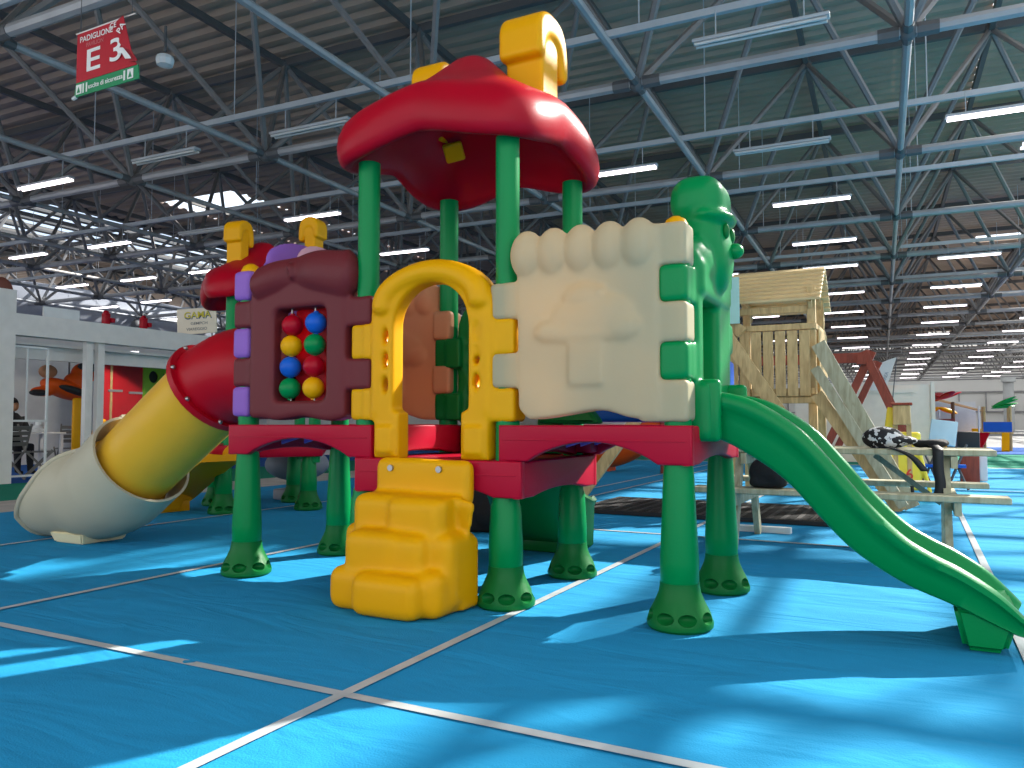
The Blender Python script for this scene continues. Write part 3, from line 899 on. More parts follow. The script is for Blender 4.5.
def chimney(parent, p, rot=0., s=1., wide=1.):
    """hooded yellow chimney: arched hood running across a recessed stem"""
    mb = MB()
    prof = [(-.145, .33), (-.145, .5), (-.12, .56), (-.06, .605), (.03, .61), (.10, .585), (.14, .52), (.155, .42), (.16, .31), (.13, .27), (.095, .285), (.085, .36), (.07, .44), (.02, .475), (-.04, .46), (-.07, .42), (-.075, .34), (-.1, .315)]
    mb.addme(plate_mesh(rnd(prof, .03, 3), [], .27, .03), Matrix.Rotation(PI/2, 4, 'Z') @ Matrix.Rotation(PI/2, 4, 'X'))
    mb.bb(-.115, .115, -.095, .07, 0, .47, .015, 3)
    me = mb.mesh(); me.transform(Matrix.Translation(p) @ Matrix.Rotation(rot, 4, 'Z') @ Matrix.Diagonal((s, s*wide, s, 1)))
    return blob(me, 'chimney', YEL, parent, .009, 5)
RX, RY = (XB+XC)/2+.01, (YF+YB)/2
roof_o = pagoda(play, RX-.01, RY, 2.385, .65, RED)
chimney(roof_o, (-1.99, 4.12, 2.70), 0, 1.05, 1.3)
chimney(roof_o, (-2.70, 4.14, 2.70), 0, .85)
pm_ = MB().box((0, 0, 0), (.125, .125, .04), bev=.014).mesh()
pm_.transform(Matrix.Translation((-2.575, 4.165, 2.645)) @ Vector((.45, -.55, -.7)).to_track_quat('Z', 'Y').to_matrix().to_4x4() @ Matrix.Rotation(R(20), 4, 'Z'))
link_mesh('roof_plug', pm_, YEL, roof_o, smooth=False)

# green slide ------------------------------------------------------------------
def cat(pts, n=10):
    out = []
    P = [Vector(p) for p in pts]; P = [P[0]*2-P[1]]+P+[P[-1]*2-P[-2]]
    for i in range(1, len(P)-2):
        for k in range(n):
            t = k/n; a, b, c, d = P[i-1:i+3]
            out.append(.5*((2*b)+(c-a)*t+(2*a-5*b+4*c-d)*t*t+(3*b-a-3*c+d)*t**3))
    out.append(P[-2]); return out
def slide_body(ctr, sect, closed_ends=True):
    """ctr: list of (x, z_floor) along +x; sect(t) -> list of (y, dz)"""
    bm = bmesh.new(); rows = []
    n = len(ctr)
    for i, c in enumerate(ctr):
        d = (ctr[min(i+1, n-1)]-ctr[max(i-1, 0)]).normalized(); nx, nz = -d.y, d.x
        if nz < 0: nx, nz = -nx, -nz
        rows.append([bm.verts.new((c.x+nx*dz, y, c.y+nz*dz)) for y, dz in sect(i/(n-1))])
    k = len(rows[0])
    for a, b in zip(rows, rows[1:]):
        for j in range(k): bm.faces.new((a[j], a[(j+1) % k], b[(j+1) % k], b[j]))
    bm.faces.new(rows[0][::-1]); bm.faces.new(rows[-1])
    bmesh.ops.recalc_face_normals(bm, faces=bm.faces[:])
    return bm
def green_slide():
    # bottom line of the near wall
    bot = [(-.93, .85), (-.82, .845), (-.66, .76), (-.52, .655), (-.39, .51), (-.27, .385), (-.15, .30), (-.03, .235), (.10, .185), (.22, .13), (.33, .085), (.37, .08)]
    top = [(-.93, 1.075), (-.80, 1.07), (-.64, 1.02), (-.46, .90), (-.33, .755), (-.19, .585), (-.06, .455), (.05, .385), (.15, .335), (.27, .255), (.36, .165), (.40, .12)]
    B = cat([(a, b, 0) for a, b in bot], 6); T = cat([(a, b, 0) for a, b in top], 6)
    yc = 3.955; hw = .27
    bm = bmesh.new(); rows = []; n = len(B)
    for i in range(n):
        b, t = B[i], T[i]
        v = t-b; f = i/(n-1)
        def pt(y, s): 
            q = b+v*s; return (q.x, yc+y, q.y)
        w = hw
        sec = [(-w+.035, 0), (-w+.01, .03), (-w-.002, .10), (-w, .45), (-w-.012, .60), (-w-.02, .66), (-w-.036, .74), (-w-.036, .90), (-w-.018, .98), (-w+.012, 1.0), (-w+.04, .95), (-w+.055, .82), (-w+.075, .45), (-w+.11, .30), (-.1, .24), (0, .22)]
        sec = sec+[(-y, s) for y, s in sec[:-1][::-1]]
        rows.append([bm.verts.new(pt(y, s)) for y, s in sec])
    k = len(rows[0])
    for a, b in zip(rows, rows[1:]):
        for j in range(k): bm.faces.new((a[j], a[(j+1) % k], b[(j+1) % k], b[j]))
    bm.faces.new(rows[0][::-1]); bm.faces.new(rows[-1])
    bmesh.ops.recalc_face_normals(bm, faces=bm.faces[:])
    me = bpy.data.meshes.new('slide'); bm.to_mesh(me); bm.free()
    mb = MB(); mb.addme(me)
    # exit foot: tapered block
    t = bmesh.new(); bmesh.ops.create_cube(t, size=1, matrix=Matrix.Translation((.235, yc, .08)) @ Matrix.Diagonal((.24, .5, .19, 1)))
    for v in t.verts:
        if v.co.z < .05: v.co.x += .035 if v.co.x < .2 else -.055; v.co.z = .003
    bmesh.ops.bevel(t, geom=t.edges[:], offset=.022, segments=3, affect='EDGES'); mb.add(t)
    o = link_mesh('slide', mb.mesh(), GREEN, play, smooth=True)
    o.data.set_sharp_from_angle(angle=R(50))
    # side cheeks that clip into the entry panel
    for s in (-1, 1):
        MB().bb(-.985, -.80, yc+s*.31-.03, yc+s*.31+.03, .84, 1.13, .025, 3).build('slide_cheek', GREEN, o)
green_slide()

# tube slide -------------------------------------------------------------------
def ring_sweep(ctr, rad, a0=0, a1=2*PI, th=.02, seg=36, tang=None):
    """ctr Vectors in the xz plane (constant y); open or full arc shell; angle 0 = up, measured round"""
    bm = bmesh.new(); rows = []
    n = len(ctr); full = None
    for i, c in enumerate(ctr):
        d = (ctr[min(i+1, n-1)]-ctr[max(i-1, 0)]).normalized() if tang is None else tang[i]
        yv = Vector((0, 1, 0)); up = yv.cross(d).normalized()
        if up.z < 0: up = -up
        A0 = a0(i/(n-1)) if callable(a0) else a0; A1 = a1(i/(n-1)) if callable(a1) else a1
        r = rad[i]
        outr = []; inr = []
        for k in range(seg+1):
            a = A0+(A1-A0)*k/seg
            u = up*math.cos(a)-yv*math.sin(a)
            outr.append(bm.verts.new(c+u*r)); inr.append(bm.verts.new(c+u*(r-th)))
        rows.append(outr+inr[::-1])
    k = len(rows[0])
    for a, b in zip(rows, rows[1:]):
        for j in range(k): bm.faces.new((a[j], a[(j+1) % k], b[(j+1) % k], b[j]))
    bm.faces.new(rows[0][::-1]); bm.faces.new(rows[-1])
    bmesh.ops.remove_doubles(bm, verts=bm.verts, dist=1e-5)
    bmesh.ops.recalc_face_normals(bm, faces=bm.faces[:])
    return bm
def tube_slide(parent, y, mr, my, mg, name='tube_slide'):
    mb = MB()
    # red elbow from the port to the flange
    dd = Vector((-.822, 0, -.57)).normalized()
    c1 = cat([(-3.72, y, 1.27), (-4.0, y, 1.275), (-4.22, y, 1.255), (-4.45, y, 1.175)], 8)
    n1 = len(c1); tg = []
    for i in range(n1):
        f = min(1, max(0, (i-n1*.3)/(n1*.7))); tg.append(Vector((-1, 0, 0)).lerp(dd, f).normalized())
    bm = ring_sweep(c1, [.325]*n1, tang=tg); me = bpy.data.meshes.new('a'); bm.to_mesh(me); bm.free(); mb.addme(me)
    d = dd
    q = [c1[-1]-d*.03, c1[-1]-d*.028, c1[-1]+d*.02, c1[-1]+d*.022]
    bm = ring_sweep(q, [.33, .365, .365, .33], th=.05, tang=[d]*4); me = bpy.data.meshes.new('a'); bm.to_mesh(me); bm.free(); mb.addme(me)
    o = mb.build('tube_elbow', mr, parent)
    up = Vector((0, 1, 0)).cross(d); up = up if up.z > 0 else -up
    for k in range(8):
        a = R(22+45*k); u = up*math.cos(a)-Vector((0, 1, 0))*math.sin(a)
        p = c1[-1]+u*.345
        MB().sph(p-d*.03, .018, 10, 8).build('bolt', CHROME, o)
    # yellow middle
    c2 = [c1[-1]+dd*(.02+1.14*k/10) for k in range(11)]
    mb = MB(); bm = ring_sweep(c2, [.308]*11, th=.018); me = bpy.data.meshes.new('a'); bm.to_mesh(me); bm.free(); mb.addme(me)
    q = [c2[-1]-dd*.02, c2[-1], c2[-1]+dd*.03]
    bm = ring_sweep(q, [.33, .345, .345], th=.03, tang=[dd]*3); me = bpy.data.meshes.new('a'); bm.to_mesh(me); bm.free(); mb.addme(me)
    oy = mb.build('tube_section', my, parent)
    # grey exit chute, closed collar opening to a half pipe
    e0 = c2[-1]-dd*.25
    c3 = cat([e0, e0+dd*.16, e0+dd*.34, e0+dd*.52+Vector((-.03, 0, .03)), (-5.85, y, .385), (-6.06, y, .345), (-6.30, y, .335)], 7)
    n = len(c3); rad = []
    for i in range(n):
        t = i/(n-1); rad.append(.385 if t < .35 else .385-.07*((t-.35)/.65))
    def op(t):
        K = [(0, 1.5), (.3, 8), (.5, 18), (.65, 34), (.8, 62), (.92, 90), (1, 118)]
        for (a, x), (b, z) in zip(K, K[1:]):
            if t <= b: return R(x+(z-x)*(t-a)/(b-a))
        return R(118)
    bm = ring_sweep(c3, rad, a0=op, a1=lambda t: 2*PI-op(t), th=.02, seg=40)
    me = bpy.data.meshes.new('a'); bm.to_mesh(me); bm.free()
    mb = MB().addme(me)
    # rolled rim along both edges and round the nose
    rimL = []; rimR = []
    for i, c in enumerate(c3):
        d3 = (c3[min(i+1, n-1)]-c3[max(i-1, 0)]).normalized(); u3 = Vector((0, 1, 0)).cross(d3); u3 = u3 if u3.z > 0 else -u3
        a = op(i/(n-1))
        rimL.append(c+(u3*math.cos(a)-Vector((0, 1, 0))*math.sin(a))*rad[i]); rimR.append(c+(u3*math.cos(a)+Vector((0, 1, 0))*math.sin(a))*rad[i])
    nose = []
    cN = c3[-1]; dN = (c3[-1]-c3[-2]).normalized(); uN = Vector((0, 1, 0)).cross(dN); uN = uN if uN.z > 0 else -uN
    for k in range(1, 16):
        a = op(1)+(2*PI-2*op(1))*k/16; nose.append(cN+(uN*math.cos(a)-Vector((0, 1, 0))*math.sin(a))*(rad[-1]-.005))
    mb.tube(rimL+nose+rimR[::-1], .022, 10)
    og = mb.build('exit_chute', mg, parent)
    t = bmesh.new(); bmesh.ops.create_cube(t, size=1, matrix=Matrix.Translation((-5.80, y, .045)) @ Matrix.Diagonal((.40, .42, .085, 1)))
    for v in t.verts:
        if v.co.z < .03: v.co.x += .03*(1 if v.co.x < -5.8 else -1); v.co.y += .03*(1 if v.co.y < y else -1)
    bmesh.ops.bevel(t, geom=t.edges[:], offset=.012, segments=2, affect='EDGES')
    MB().add(t).build('chute_foot', plast('ivory_plastic', (228, 216, 176), .45, .1), og)
tube_slide(play, (YF+YB)/2, TUBER, TUBEY, GREY)

# green rear slide under the middle bay
def rear_slide():
    xc = (XB+XC)/2
    mb = MB()
    path = cat([(xc-.02, YB+.1, .70), (xc-.04, YB+.25, .60), (xc-.06, YB+.42, .38), (xc-.08, YB+.62, .18), (xc-.08, YB+.85, .09), (xc-.08, YB+.95, .085)], 6)
    bm = bmesh.new(); rows = []
    for c in path:
        sec = [(-.27, .0), (-.29, .02), (-.30, .30), (-.32, .34), (-.30, .37), (-.27, .36), (-.245, .10), (-.2, .05), (0, .04)]
        sec = sec+[(-a, b) for a, b in sec[:-1][::-1]]
        rows.append([bm.verts.new((c.x+a, c.y, c.z-.06+b)) for a, b in sec])
    k = len(rows[0])
    for a, b in zip(rows, rows[1:]):
        for j in range(k): bm.faces.new((a[j], a[(j+1) % k], b[(j+1) % k], b[j]))
    bm.faces.new(rows[0][::-1]); bm.faces.new(rows[-1]); bmesh.ops.recalc_face_normals(bm, faces=bm.faces[:])
    me = bpy.data.meshes.new('a'); bm.to_mesh(me); bm.free(); mb.addme(me)
    mb.bb(xc-.26, xc+.12, YB+.7, YB+.88, 0, .1, .02)
    o = mb.build('rear_slide', DGREEN, play)
rear_slide()

# ================================================================== SECOND PLAY SET (behind, left)
def second_set():
    G = Vector((-6.3, 5.75, 0)); H = Vector((-5.78, 6.43, 0)); d = (H-G); n = Vector((-d.y, d.x, 0))*1.04
    yaw = math.atan2(d.y, d.x)
    e = empty('play_house', (G+H+n)/2+Vector((0, 0, 0)), 0, 'smaller plastic play house with red roof and two yellow chimneys behind the main tower', 'play house')
    W = d.length
    for p in (G, H, G+n, H+n):
        leg(e, p.x, p.y, .56, rot=yaw)
    for p, t in ((G, 2.3), (H, 1.6), (G+n, 1.5), (H+n, 2.3)):
        MB().cyl((p.x+.05, p.y+.03, .5), (p.x+.05, p.y+.03, t), .062, seg=20).build('post', GREEN, e)
    # deck
    mb = MB(); c = (G+H+n)/2
    mb.box((c.x, c.y, .63), (W+.26, n.length+.24, .13), rot=(0, 0, yaw), bev=.02)
    mb.build('deck', DECKRED, e)
    pg = pagoda(e, c.x+.02, c.y-.04, 2.2, .64, RED, rot=yaw, scale=.98)
    chimney(pg, at_y(238, 268, 5.95), R(8), .82)
    chimney(pg, at_y(313, 263, 6.6), R(100), .82)
    # yellow open slide running to the left
    bm = bmesh.new(); rows = []
    path = cat([at_z(222, 455, .62), at_z(207, 466, .50), at_z(190, 481, .33), at_z(176, 494, .17), at_z(158, 505, .09)], 5)
    dr = (path[-1]-path[0]); dr.z = 0; dr.normalize(); sd_ = Vector((-dr.y, dr.x, 0))
    sec = [(-.22, -.06), (-.25, 0), (-.25, .16), (-.22, .18), (-.2, .15), (-.18, .02), (0, 0)]
    sec = sec+[(-a, b) for a, b in sec[:-1][::-1]]
    for c_ in path: rows.append([bm.verts.new(c_+sd_*a+Vector((0, 0, b))) for a, b in sec])
    k = len(sec)
    for a, b in zip(rows, rows[1:]):
        for j in range(k): bm.faces.new((a[j], a[(j+1) % k], b[(j+1) % k], b[j]))
    bm.faces.new(rows[0][::-1]); bm.faces.new(rows[-1]); bmesh.ops.recalc_face_normals(bm, faces=bm.faces[:])
    m = MB(); me = bpy.data.meshes.new('a'); bm.to_mesh(me); bm.free(); m.addme(me)
    q = path[-4]; m.box((q.x, q.y, .05), (.2, .36, .12), rot=(0, 0, math.atan2(dr.y, dr.x)), bev=.015)
    m.build('slide', YEL, e)
    # red chute with grey end in front of the far legs
    a = at_z(262, 480, .36); b = at_z(280, 484, .30)
    m = MB(); m.sph((-6.85, 7.35, .62), (.40, .30, .21), 28, 16, rot=(0, 0, R(35)))
    m.build('tube_elbow', TUBER, e)
    m = MB().sph((-6.70, 7.25, .42), (.38, .32, .2), 28, 16, rot=(0, 0, R(35))); m.bb(-6.9, -6.55, 7.05, 7.35, 0, .13, .02)
    m.build('exit_chute', plast('slate_plastic', (128, 132, 140), .4, .05), e)
second_set()

# black rucksack on the floor behind the steps
def bag(p, s, rz, label, name='rucksack'):
    e = empty(name, p, 0, label, 'bag')
    m = MB(); P = Vector(p)
    m.sph(P+Vector((0, 0, .17*s)), (.22*s, .13*s, .18*s), 18, 12, rot=(0, 0, rz)); m.sph(P+Vector((.1*s, -.05*s, .12*s)), (.12*s, .1*s, .11*s), 14, 10)
    m.box(P+Vector((0, 0, .06*s)), (.4*s, .24*s, .12*s), rot=(0, 0, rz), bev=.03)
    blob(m.mesh(), 'bag_body', BLACK, e, .014, 4)
    m = MB(); m.tube([P+Vector((-.05*s, -.02, .32*s)), P+Vector((-.03*s, -.03, .4*s)), P+Vector((.05*s, -.02, .4*s)), P+Vector((.07*s, -.02, .32*s))], .012, 8); m.build('strap', BLACKP, e)
bag((-3.35, 5.9, 0), 1.35, .3, 'black bag standing on the carpet behind the yellow steps')

# ================================================================== RIGHT SIDE
# black rubber grid mat
def mat_grid():
    e = empty('grid_mat', (-1.7, 8.3, 0), 0, 'flat black rubber grid mat lying on the blue carpet behind the table', 'mat')
    m = MB()
    x0, x1, y0, y1 = -3.15, -.35, 7.5, 8.9
    n = 22
    for i in range(n+1): 
        x = x0+(x1-x0)*i/n; m.bb(x-.022, x+.022, y0, y1, .004, .045)
    for i in range(17):
        y = y0+(y1-y0)*i/16; m.bb(x0, x1, y-.02, y+.02, .006, .043)
    m.build('grid', BLACKP, e, smooth=False)
    MB().bb(x0, x1, y0, y1, .002, .02).build('backing', mat('black_backing', (20, 20, 22), .8), e, smooth=False)
mat_grid()

def picnic():
    e = empty('picnic_table', (-.55, 6.3, 0), 0, 'long pale timber picnic table with two attached benches behind the green slide', 'picnic table')
    def plank(x0, x1, y0, y1, z0, z1): return MB().bb(x0, x1, y0, y1, z0, z1, .006, 1)
    x0, x1 = -1.5, .46
    for y in (5.98, 6.14, 6.30, 6.46): plank(x0, x1, y, y+.145, .705, .745).build('table_board', WOODG, e, smooth=False)
    plank(-1.45, .50, 5.58, 5.78, .43, .47).build('bench', WOODG, e, smooth=False)
    plank(-1.45, .47, 6.80, 7.0, .43, .47).build('bench', WOODG, e, smooth=False)
    for x in (-1.2, .17):
        for s in (-1, 1):
            MB().beam((x, 6.3+s*.50, 0.0), (x, 6.3+s*.2, .70), .045, .09).build('leg', WOODG, e, smooth=False)
        MB().beam((x+.046, 5.6, .39), (x+.046, 6.98, .39), .04, .09).build('cross_beam', WOODG, e, smooth=False)
        MB().beam((x+.046, 5.98, .66), (x+.046, 6.62, .66), .04, .08).build('cross_beam', WOODG, e, smooth=False)
    for xa, xb in ((.14, -.28), (-1.17, -.75)):
        MB().beam((xa, 6.3, .36), (xb, 6.3, .69), .07, .035).build('brace', wood('green_tinted_wood', (108, 128, 118)), e, smooth=False)
    MB().bb(-1.5, -.95, 6.86, 6.93, .0, .05).build('foot_bar', WHITE, e, smooth=False)
picnic()
bag((-.93, 5.69, .475), .62, 0, 'black bag lying on the front bench of the picnic table', 'shoulder_bag')
def helmet():
    p = at_y(886, 443, 6.2); p.z = .750
    e = empty('patterned_cap', p, 0, 'black and white patterned cap lying on the picnic table top', 'cap')
    m = MB(); m.sph(p+Vector((-.02, 0, .065)), (.14, .12, .085), 24, 14); m.sph(p+Vector((.09, -.02, .05)), (.12, .10, .035), 20, 10); m.sph(p+Vector((.02, -.03, .05)), (.13, .1, .06), 20, 10)
    MP = mat('patterned_cloth', (20, 20, 22), .8)
    nt = MP.node_tree; N = nt.nodes; L = nt.links
    v = N.new('ShaderNodeTexNoise'); v.inputs['Scale'].default_value = 22; v.inputs['Detail'].default_value = 2; r = N.new('ShaderNodeValToRGB'); r.color_ramp.interpolation = 'CONSTANT'
    r.color_ramp.elements[0].color = (.01, .01, .012, 1); r.color_ramp.elements[1].position = .53; r.color_ramp.elements[1].color = (.62, .62, .62, 1)
    tc = N.new('ShaderNodeTexCoord'); L.new(tc.outputs['Object'], v.inputs['Vector']); L.new(v.outputs['Fac'], r.inputs['Fac']); L.new(r.outputs['Color'], N['Principled BSDF'].inputs['Base Color'])
    blob(m.mesh(), 'crown', MP, e, .012, 3)
    # pouch and hanging straps
    q = p+Vector((.27, -.02, 0))
    f = empty('waist_pack', q, 0, 'black strap pack on the picnic table with its strap hanging over the edge', 'bag')
    m = MB(); m.sph(q+Vector((.03, 0, .03)), (.09, .06, .032), 18, 10); m.sph(q+Vector((-.05, .02, .03)), (.06, .05, .03), 14, 8); m.sph(q+Vector((.08, .03, .035)), (.05, .04, .03), 14, 8); blob(m.mesh(), 'pack_body', BLACK, f, .012, 2)
    def strap(pts, w):
        b = bmesh.new(); P = cat(pts, 6); rw = []
        for c in P: rw.append([b.verts.new(c+Vector((dx, dy, 0))) for dx, dy in ((-w/2, -.004), (w/2, -.004), (w/2, .004), (-w/2, .004))])
        for u, v_ in zip(rw, rw[1:]):
            for j in range(4): b.faces.new((u[j], u[(j+1) % 4], v_[(j+1) % 4], v_[j]))
        b.faces.new(rw[0][::-1]); b.faces.new(rw[-1]); bmesh.ops.recalc_face_normals(b, faces=b.faces[:])
        me = bpy.data.meshes.new('s'); b.to_mesh(me); b.free(); link_mesh('strap', me, BLACKP, f, smooth=True)
    yf = 5.965
    strap([(q.x+.02, 6.12, .775), (q.x+.04, 6.02, .76), (q.x+.05, yf, .735), (q.x+.05, yf-.005, .62), (q.x+.06, yf, .5), (q.x+.035, yf, .41)], .065)
    strap([(q.x+.03, yf-.02, .41), (q.x-.05, yf-.02, .40), (q.x-.10, yf-.02, .44), (q.x-.11, yf-.02, .50)], .022)
    strap([(q.x-.30, 6.02, .765), (q.x-.19, yf-.0, .74), (q.x-.10, yf-.02, .69), (q.x-.03, yf-.02, .60)], .05)
helmet()

# timber play tower
def timber():
    yf, yb = 9.25, 10.25; xl, xr = -1.93, -.98
    e = empty('timber_tower', ((xl+xr)/2, (yf+yb)/2, 0), 0, 'raised natural timber play tower with slatted roof and board rail, right of centre', 'timber play tower')
    B = lambda *a: MB().bb(*a, .005, 1)
    for x in (xl+.03, xr-.045):
        for y in (yf+.05, yb-.05): B(x-.045, x+.045, y-.045, y+.045, 0, 2.45).build('post', WOOD, e, smooth=False)
    B(xl, xr, yf, yb, 1.20, 1.24).build('platform', WOOD, e, smooth=False)
    for z in (1.14, 1.24, 1.97):
        B(xl, xr, yf-.03, yf, z, z+.07).build('rail', WOOD, e, smooth=False)
    B(xr-.02, xr+.01, yf, yb, 1.14, 1.22).build('rail', WOOD, e, smooth=False); B(xr-.02, xr+.01, yf, yb, 1.97, 2.04).build('rail', WOOD, e, smooth=False)
    for i in range(7):
        x = xl-.005+i*.131; B(x, x+.112, yf-.055, yf-.032, 1.22, 1.96).build('rail_board', WOOD, e, smooth=False)
    for i in range(6):
        y = yf+.1+i*.14; B(xr+.012, xr+.032, y, y+.1, 1.2, 1.98).build('rail_board', WOOD, e, smooth=False)
    for s, (ya, yb2) in ((0, (yf-.10, 9.75)), (1, (yb+.10, 9.75))):
        m = MB(); n = 8
        for i in range(n):
            t = (i+.5)/n; y = ya+(yb2-ya)*t; z = 2.29+.46*t
            m.box(((xl+xr)/2+.015, y, z), (1.05, .105, .028), rot=(R(22 if not s else -22), 0, 0), bev=.004, seg=1)
        m.build('roof_slope', mat('pale_slat_wood', (214, 188, 138), .65, var=.06, scale=3), e, smooth=False)
    for x in (xl+.06, xr-.05):
        for s, ya in ((1, yf-.05), (-1, yb+.05)): MB().beam((x, ya, 2.24), (x, 9.75, 2.70), .04, .09).build('rafter', WOOD, e, smooth=False)
    B(xl, xr, yf+.02, yf+.06, 2.17, 2.25).build('rail', WOOD, e, smooth=False)
    MB().beam((xl+.1, yf+.04, 1.14), (xr-.1, yf+.04, .82), .04, .08).build('brace', WOOD, e, smooth=False)
    MB().beam((xl+.42, yf+.02, 1.16), (xr-.03, yf+.02, .78), .04, .09).build('brace', WOOD, e, smooth=False)
    MB().bb(xl-.10, xl-.02, yf-.06, yf+.3, 1.22, 1.93, .006).build('side_panel', WOODR, e, smooth=False)
    # sloping beams: left front ladder rail and the right climbing ramp
    MB().beam((-2.12, 8.95, 2.25), (-.86, 8.95, .30), .05, .15).build('ladder_rail', WOOD, e, smooth=False)
    MB().beam((-2.05, 9.12, 2.22), (-1.75, 9.12, 1.95), .05, .13).build('brace', WOOD, e, smooth=False)
    MB().beam((-.95, 9.20, 1.80), (-.06, 9.20, .04), .06, .15).build('ramp_rail', WOODG, e, smooth=False)
    MB().beam((-.97, 9.02, 1.52), (-.14, 9.02, .06), .05, .10).build('ramp_rail', WOODG, e, smooth=False)
    MB().beam((-.97, 9.14, 1.24), (-.17, 9.14, .0), .05, .13).build('ramp_rail', WOOD, e, smooth=False)
    MB().beam((-.95, 10.1, 1.24), (-.12, 10.1, .0), .05, .13).build('ramp_rail', WOOD, e, smooth=False)
timber()
# pale turquoise board beside the tower
tb = MB().bb(at_y(722, 300, 9.0).x, at_y(739, 300, 9.0).x, 9.0, 9.03, 2.05, 2.58, .003).build('hanging_board', mat('turquoise_board', (160, 206, 196), .6), smooth=False)
tag(tb, 'pale turquoise board beside the timber tower roof', 'board')
# leaning beam of a frame seen under the right deck
def lean():
    e = empty('leaning_timber', (-3.69, 8.94, 0), 0, 'pale timber beam leaning behind the right bay deck, foot on the carpet', 'timber beam')
    MB().beam((-3.69, 8.94, .02), (-2.90, 8.94, 1.05), .05, .14).build('beam', WOOD, e, smooth=False)
lean()
# orange slide far behind
def orange_slide():
    e = empty('orange_slide', (-4.9, 14.2, 0), 0, 'orange plastic slide trough standing far behind the right bay deck', 'slide')
    m = MB(); pts = cat([(-5.9, 14.2, .42), (-5.4, 14.2, .40), (-4.9, 14.2, .55), (-4.4, 14.2, .95), (-4.1, 14.2, 1.35)], 5)
    bm = ring_sweep(pts, [.36]*len(pts), a0=R(75), a1=R(285), th=.03, seg=24); me = bpy.data.meshes.new('a'); bm.to_mesh(me); bm.free(); m.addme(me)
    m.bb(-5.5, -5.2, 14.0, 14.4, 0, .1)
    m.build('trough', ORANGE, e)
    MB().cyl((-4.1, 14.5, 0), (-4.1, 14.5, 1.3), .06).build('post', WOODR, e); MB().cyl((-4.1, 13.9, 0), (-4.1, 13.9, 1.3), .06).build('post', WOODR, e)
orange_slide()
# red-stained swing frame
def swing():
    y = 13.5
    e = empty('swing_frame', (-.8, y, 0), 0, 'red-stained timber swing frame behind the timber tower ramp', 'swing frame')
    MB().beam((-.75, y-.1, 1.92), (-.75, y+2.6, 1.92), .14, .16).build('top_beam', WOODR, e, smooth=False)
    MB().beam((-2.5, y, 1.95), (-.68, y, 1.95), .1, .16).build('top_beam', WOODR, e, smooth=False)
    for yy in (y-.02, y+2.4):
        MB().beam((-.72, yy, 2.05), (.12, yy, 0), .1, .12).build('leg', WOODR, e, smooth=False)
        MB().beam((-.60, yy+.08, 2.05), (-1.55, yy+.08, 0), .1, .12).build('leg', WOODR, e, smooth=False)
    MB().beam((-1.15, y+.04, .78), (-.26, y+.04, .78), .06, .09).build('cross_beam', WOODR, e, smooth=False)
swing()
# yellow punching-sack like poster sleeve
def sack():
    p = at_z(905, 492, 0.02); y = 9.9
    e = empty('yellow_banner', (-.2, y, 0), 0, 'yellow inflatable-looking banner with red letter, behind the picnic table', 'banner')
    xa = at_y(880, 440, y).x; xb = at_y(926, 440, y).x
    bm = MB(); bm.bb(xa, xb-.05, y, y+.06, .16, .82, .025, 3); bm.beam((xa+.06, y+.03, .6), (xa+.13, y+.03, 1.1), .1, .05, .01); bm.beam((xb-.10, y+.02, .74), (xb+.03, y+.02, .14), .09, .04, .01)
    blob(bm.mesh(), 'sheet', mat('yellow_sheet', (236, 214, 60), .5, bump=.4, bscale=8), e, .016, 3)
    me = text_mesh('6', .16, Matrix.Translation(((xa+xb)/2+.06, y-.012, .34)) @ Matrix.Rotation(PI/2, 4, 'X'), .002)
    link_mesh('lettering', me, mat('red_ink', (206, 52, 34), .6), e)
    MB().bb(-.24, -.06, y-.1, y+.12, .9, 1.12, .01).build('box', WOOD, e, smooth=False); MB().bb(-.26, -.04, y-.12, y+.14, 1.12, 1.15, .01).build('box_lid', WOODR, e, smooth=False)
    MB().beam((-.22, y+.02, .0), (-.22, y+.02, .92), .05, .05).build('stand', WOOD, e, smooth=False); MB().beam((-.08, y+.02, .0), (-.08, y+.02, .92), .05, .05).build('stand', WOOD, e, smooth=False)
sack()
# white stand walls, flag, boards
def white_stand():
    y = 20
    xa = at_y(795, 400, y).x; xb = at_y(931, 400, y).x
    m = MB(); m.bb(xa, xb, y, y+.1, 0, 1.78); m.bb(xb, xb+.08, y-.05, y+.25, 0, 1.84); m.bb(xa, xb-.3, y-.05, y+.0, 1.60, 1.70)
    o = m.build('exhibition_partition', mat('cream_partition', (236, 220, 202), .7), smooth=False); tag(o, 'long cream exhibition partition wall behind the timber tower ramp', 'partition wall')
    # feather flag
    p = at_y(878, 395, y-.4)
    e = empty('feather_flag', (p.x, y-.4, 1.7), 0, 'white feather flag rising above the cream partition', 'flag')
    z = lambda v: v
    pts = [(0, 1.66), (.02, 1.95), (.10, 2.10), (.22, 2.2), (.28, 2.28), (.42, 2.34), (.60, 2.40), (.52, 2.16), (.44, 1.9), (.34, 1.64)]
    b = MB(); b.plate([(p.x-.2+x, z_) for x, z_ in pts], [], y-.4, .012, .003); b.build('flag_cloth', mat('flag_white', (232, 228, 222), .7, trans=.3), e)
    MB().cyl((p.x+.14, y-.4, 0), (p.x+.40, y-.4, 2.4), .012, seg=8).build('pole', DSTEEL, e)
    me = text_mesh('AREA', .1, Matrix.Translation((p.x+.16, y-.412, 1.95)) @ Matrix.Rotation(PI/2, 4, 'X') @ Matrix.Rotation(R(72), 4, 'Z'), .001)
    link_mesh('lettering', me, mat('faint_ink', (150, 154, 160), .6), e)
white_stand()

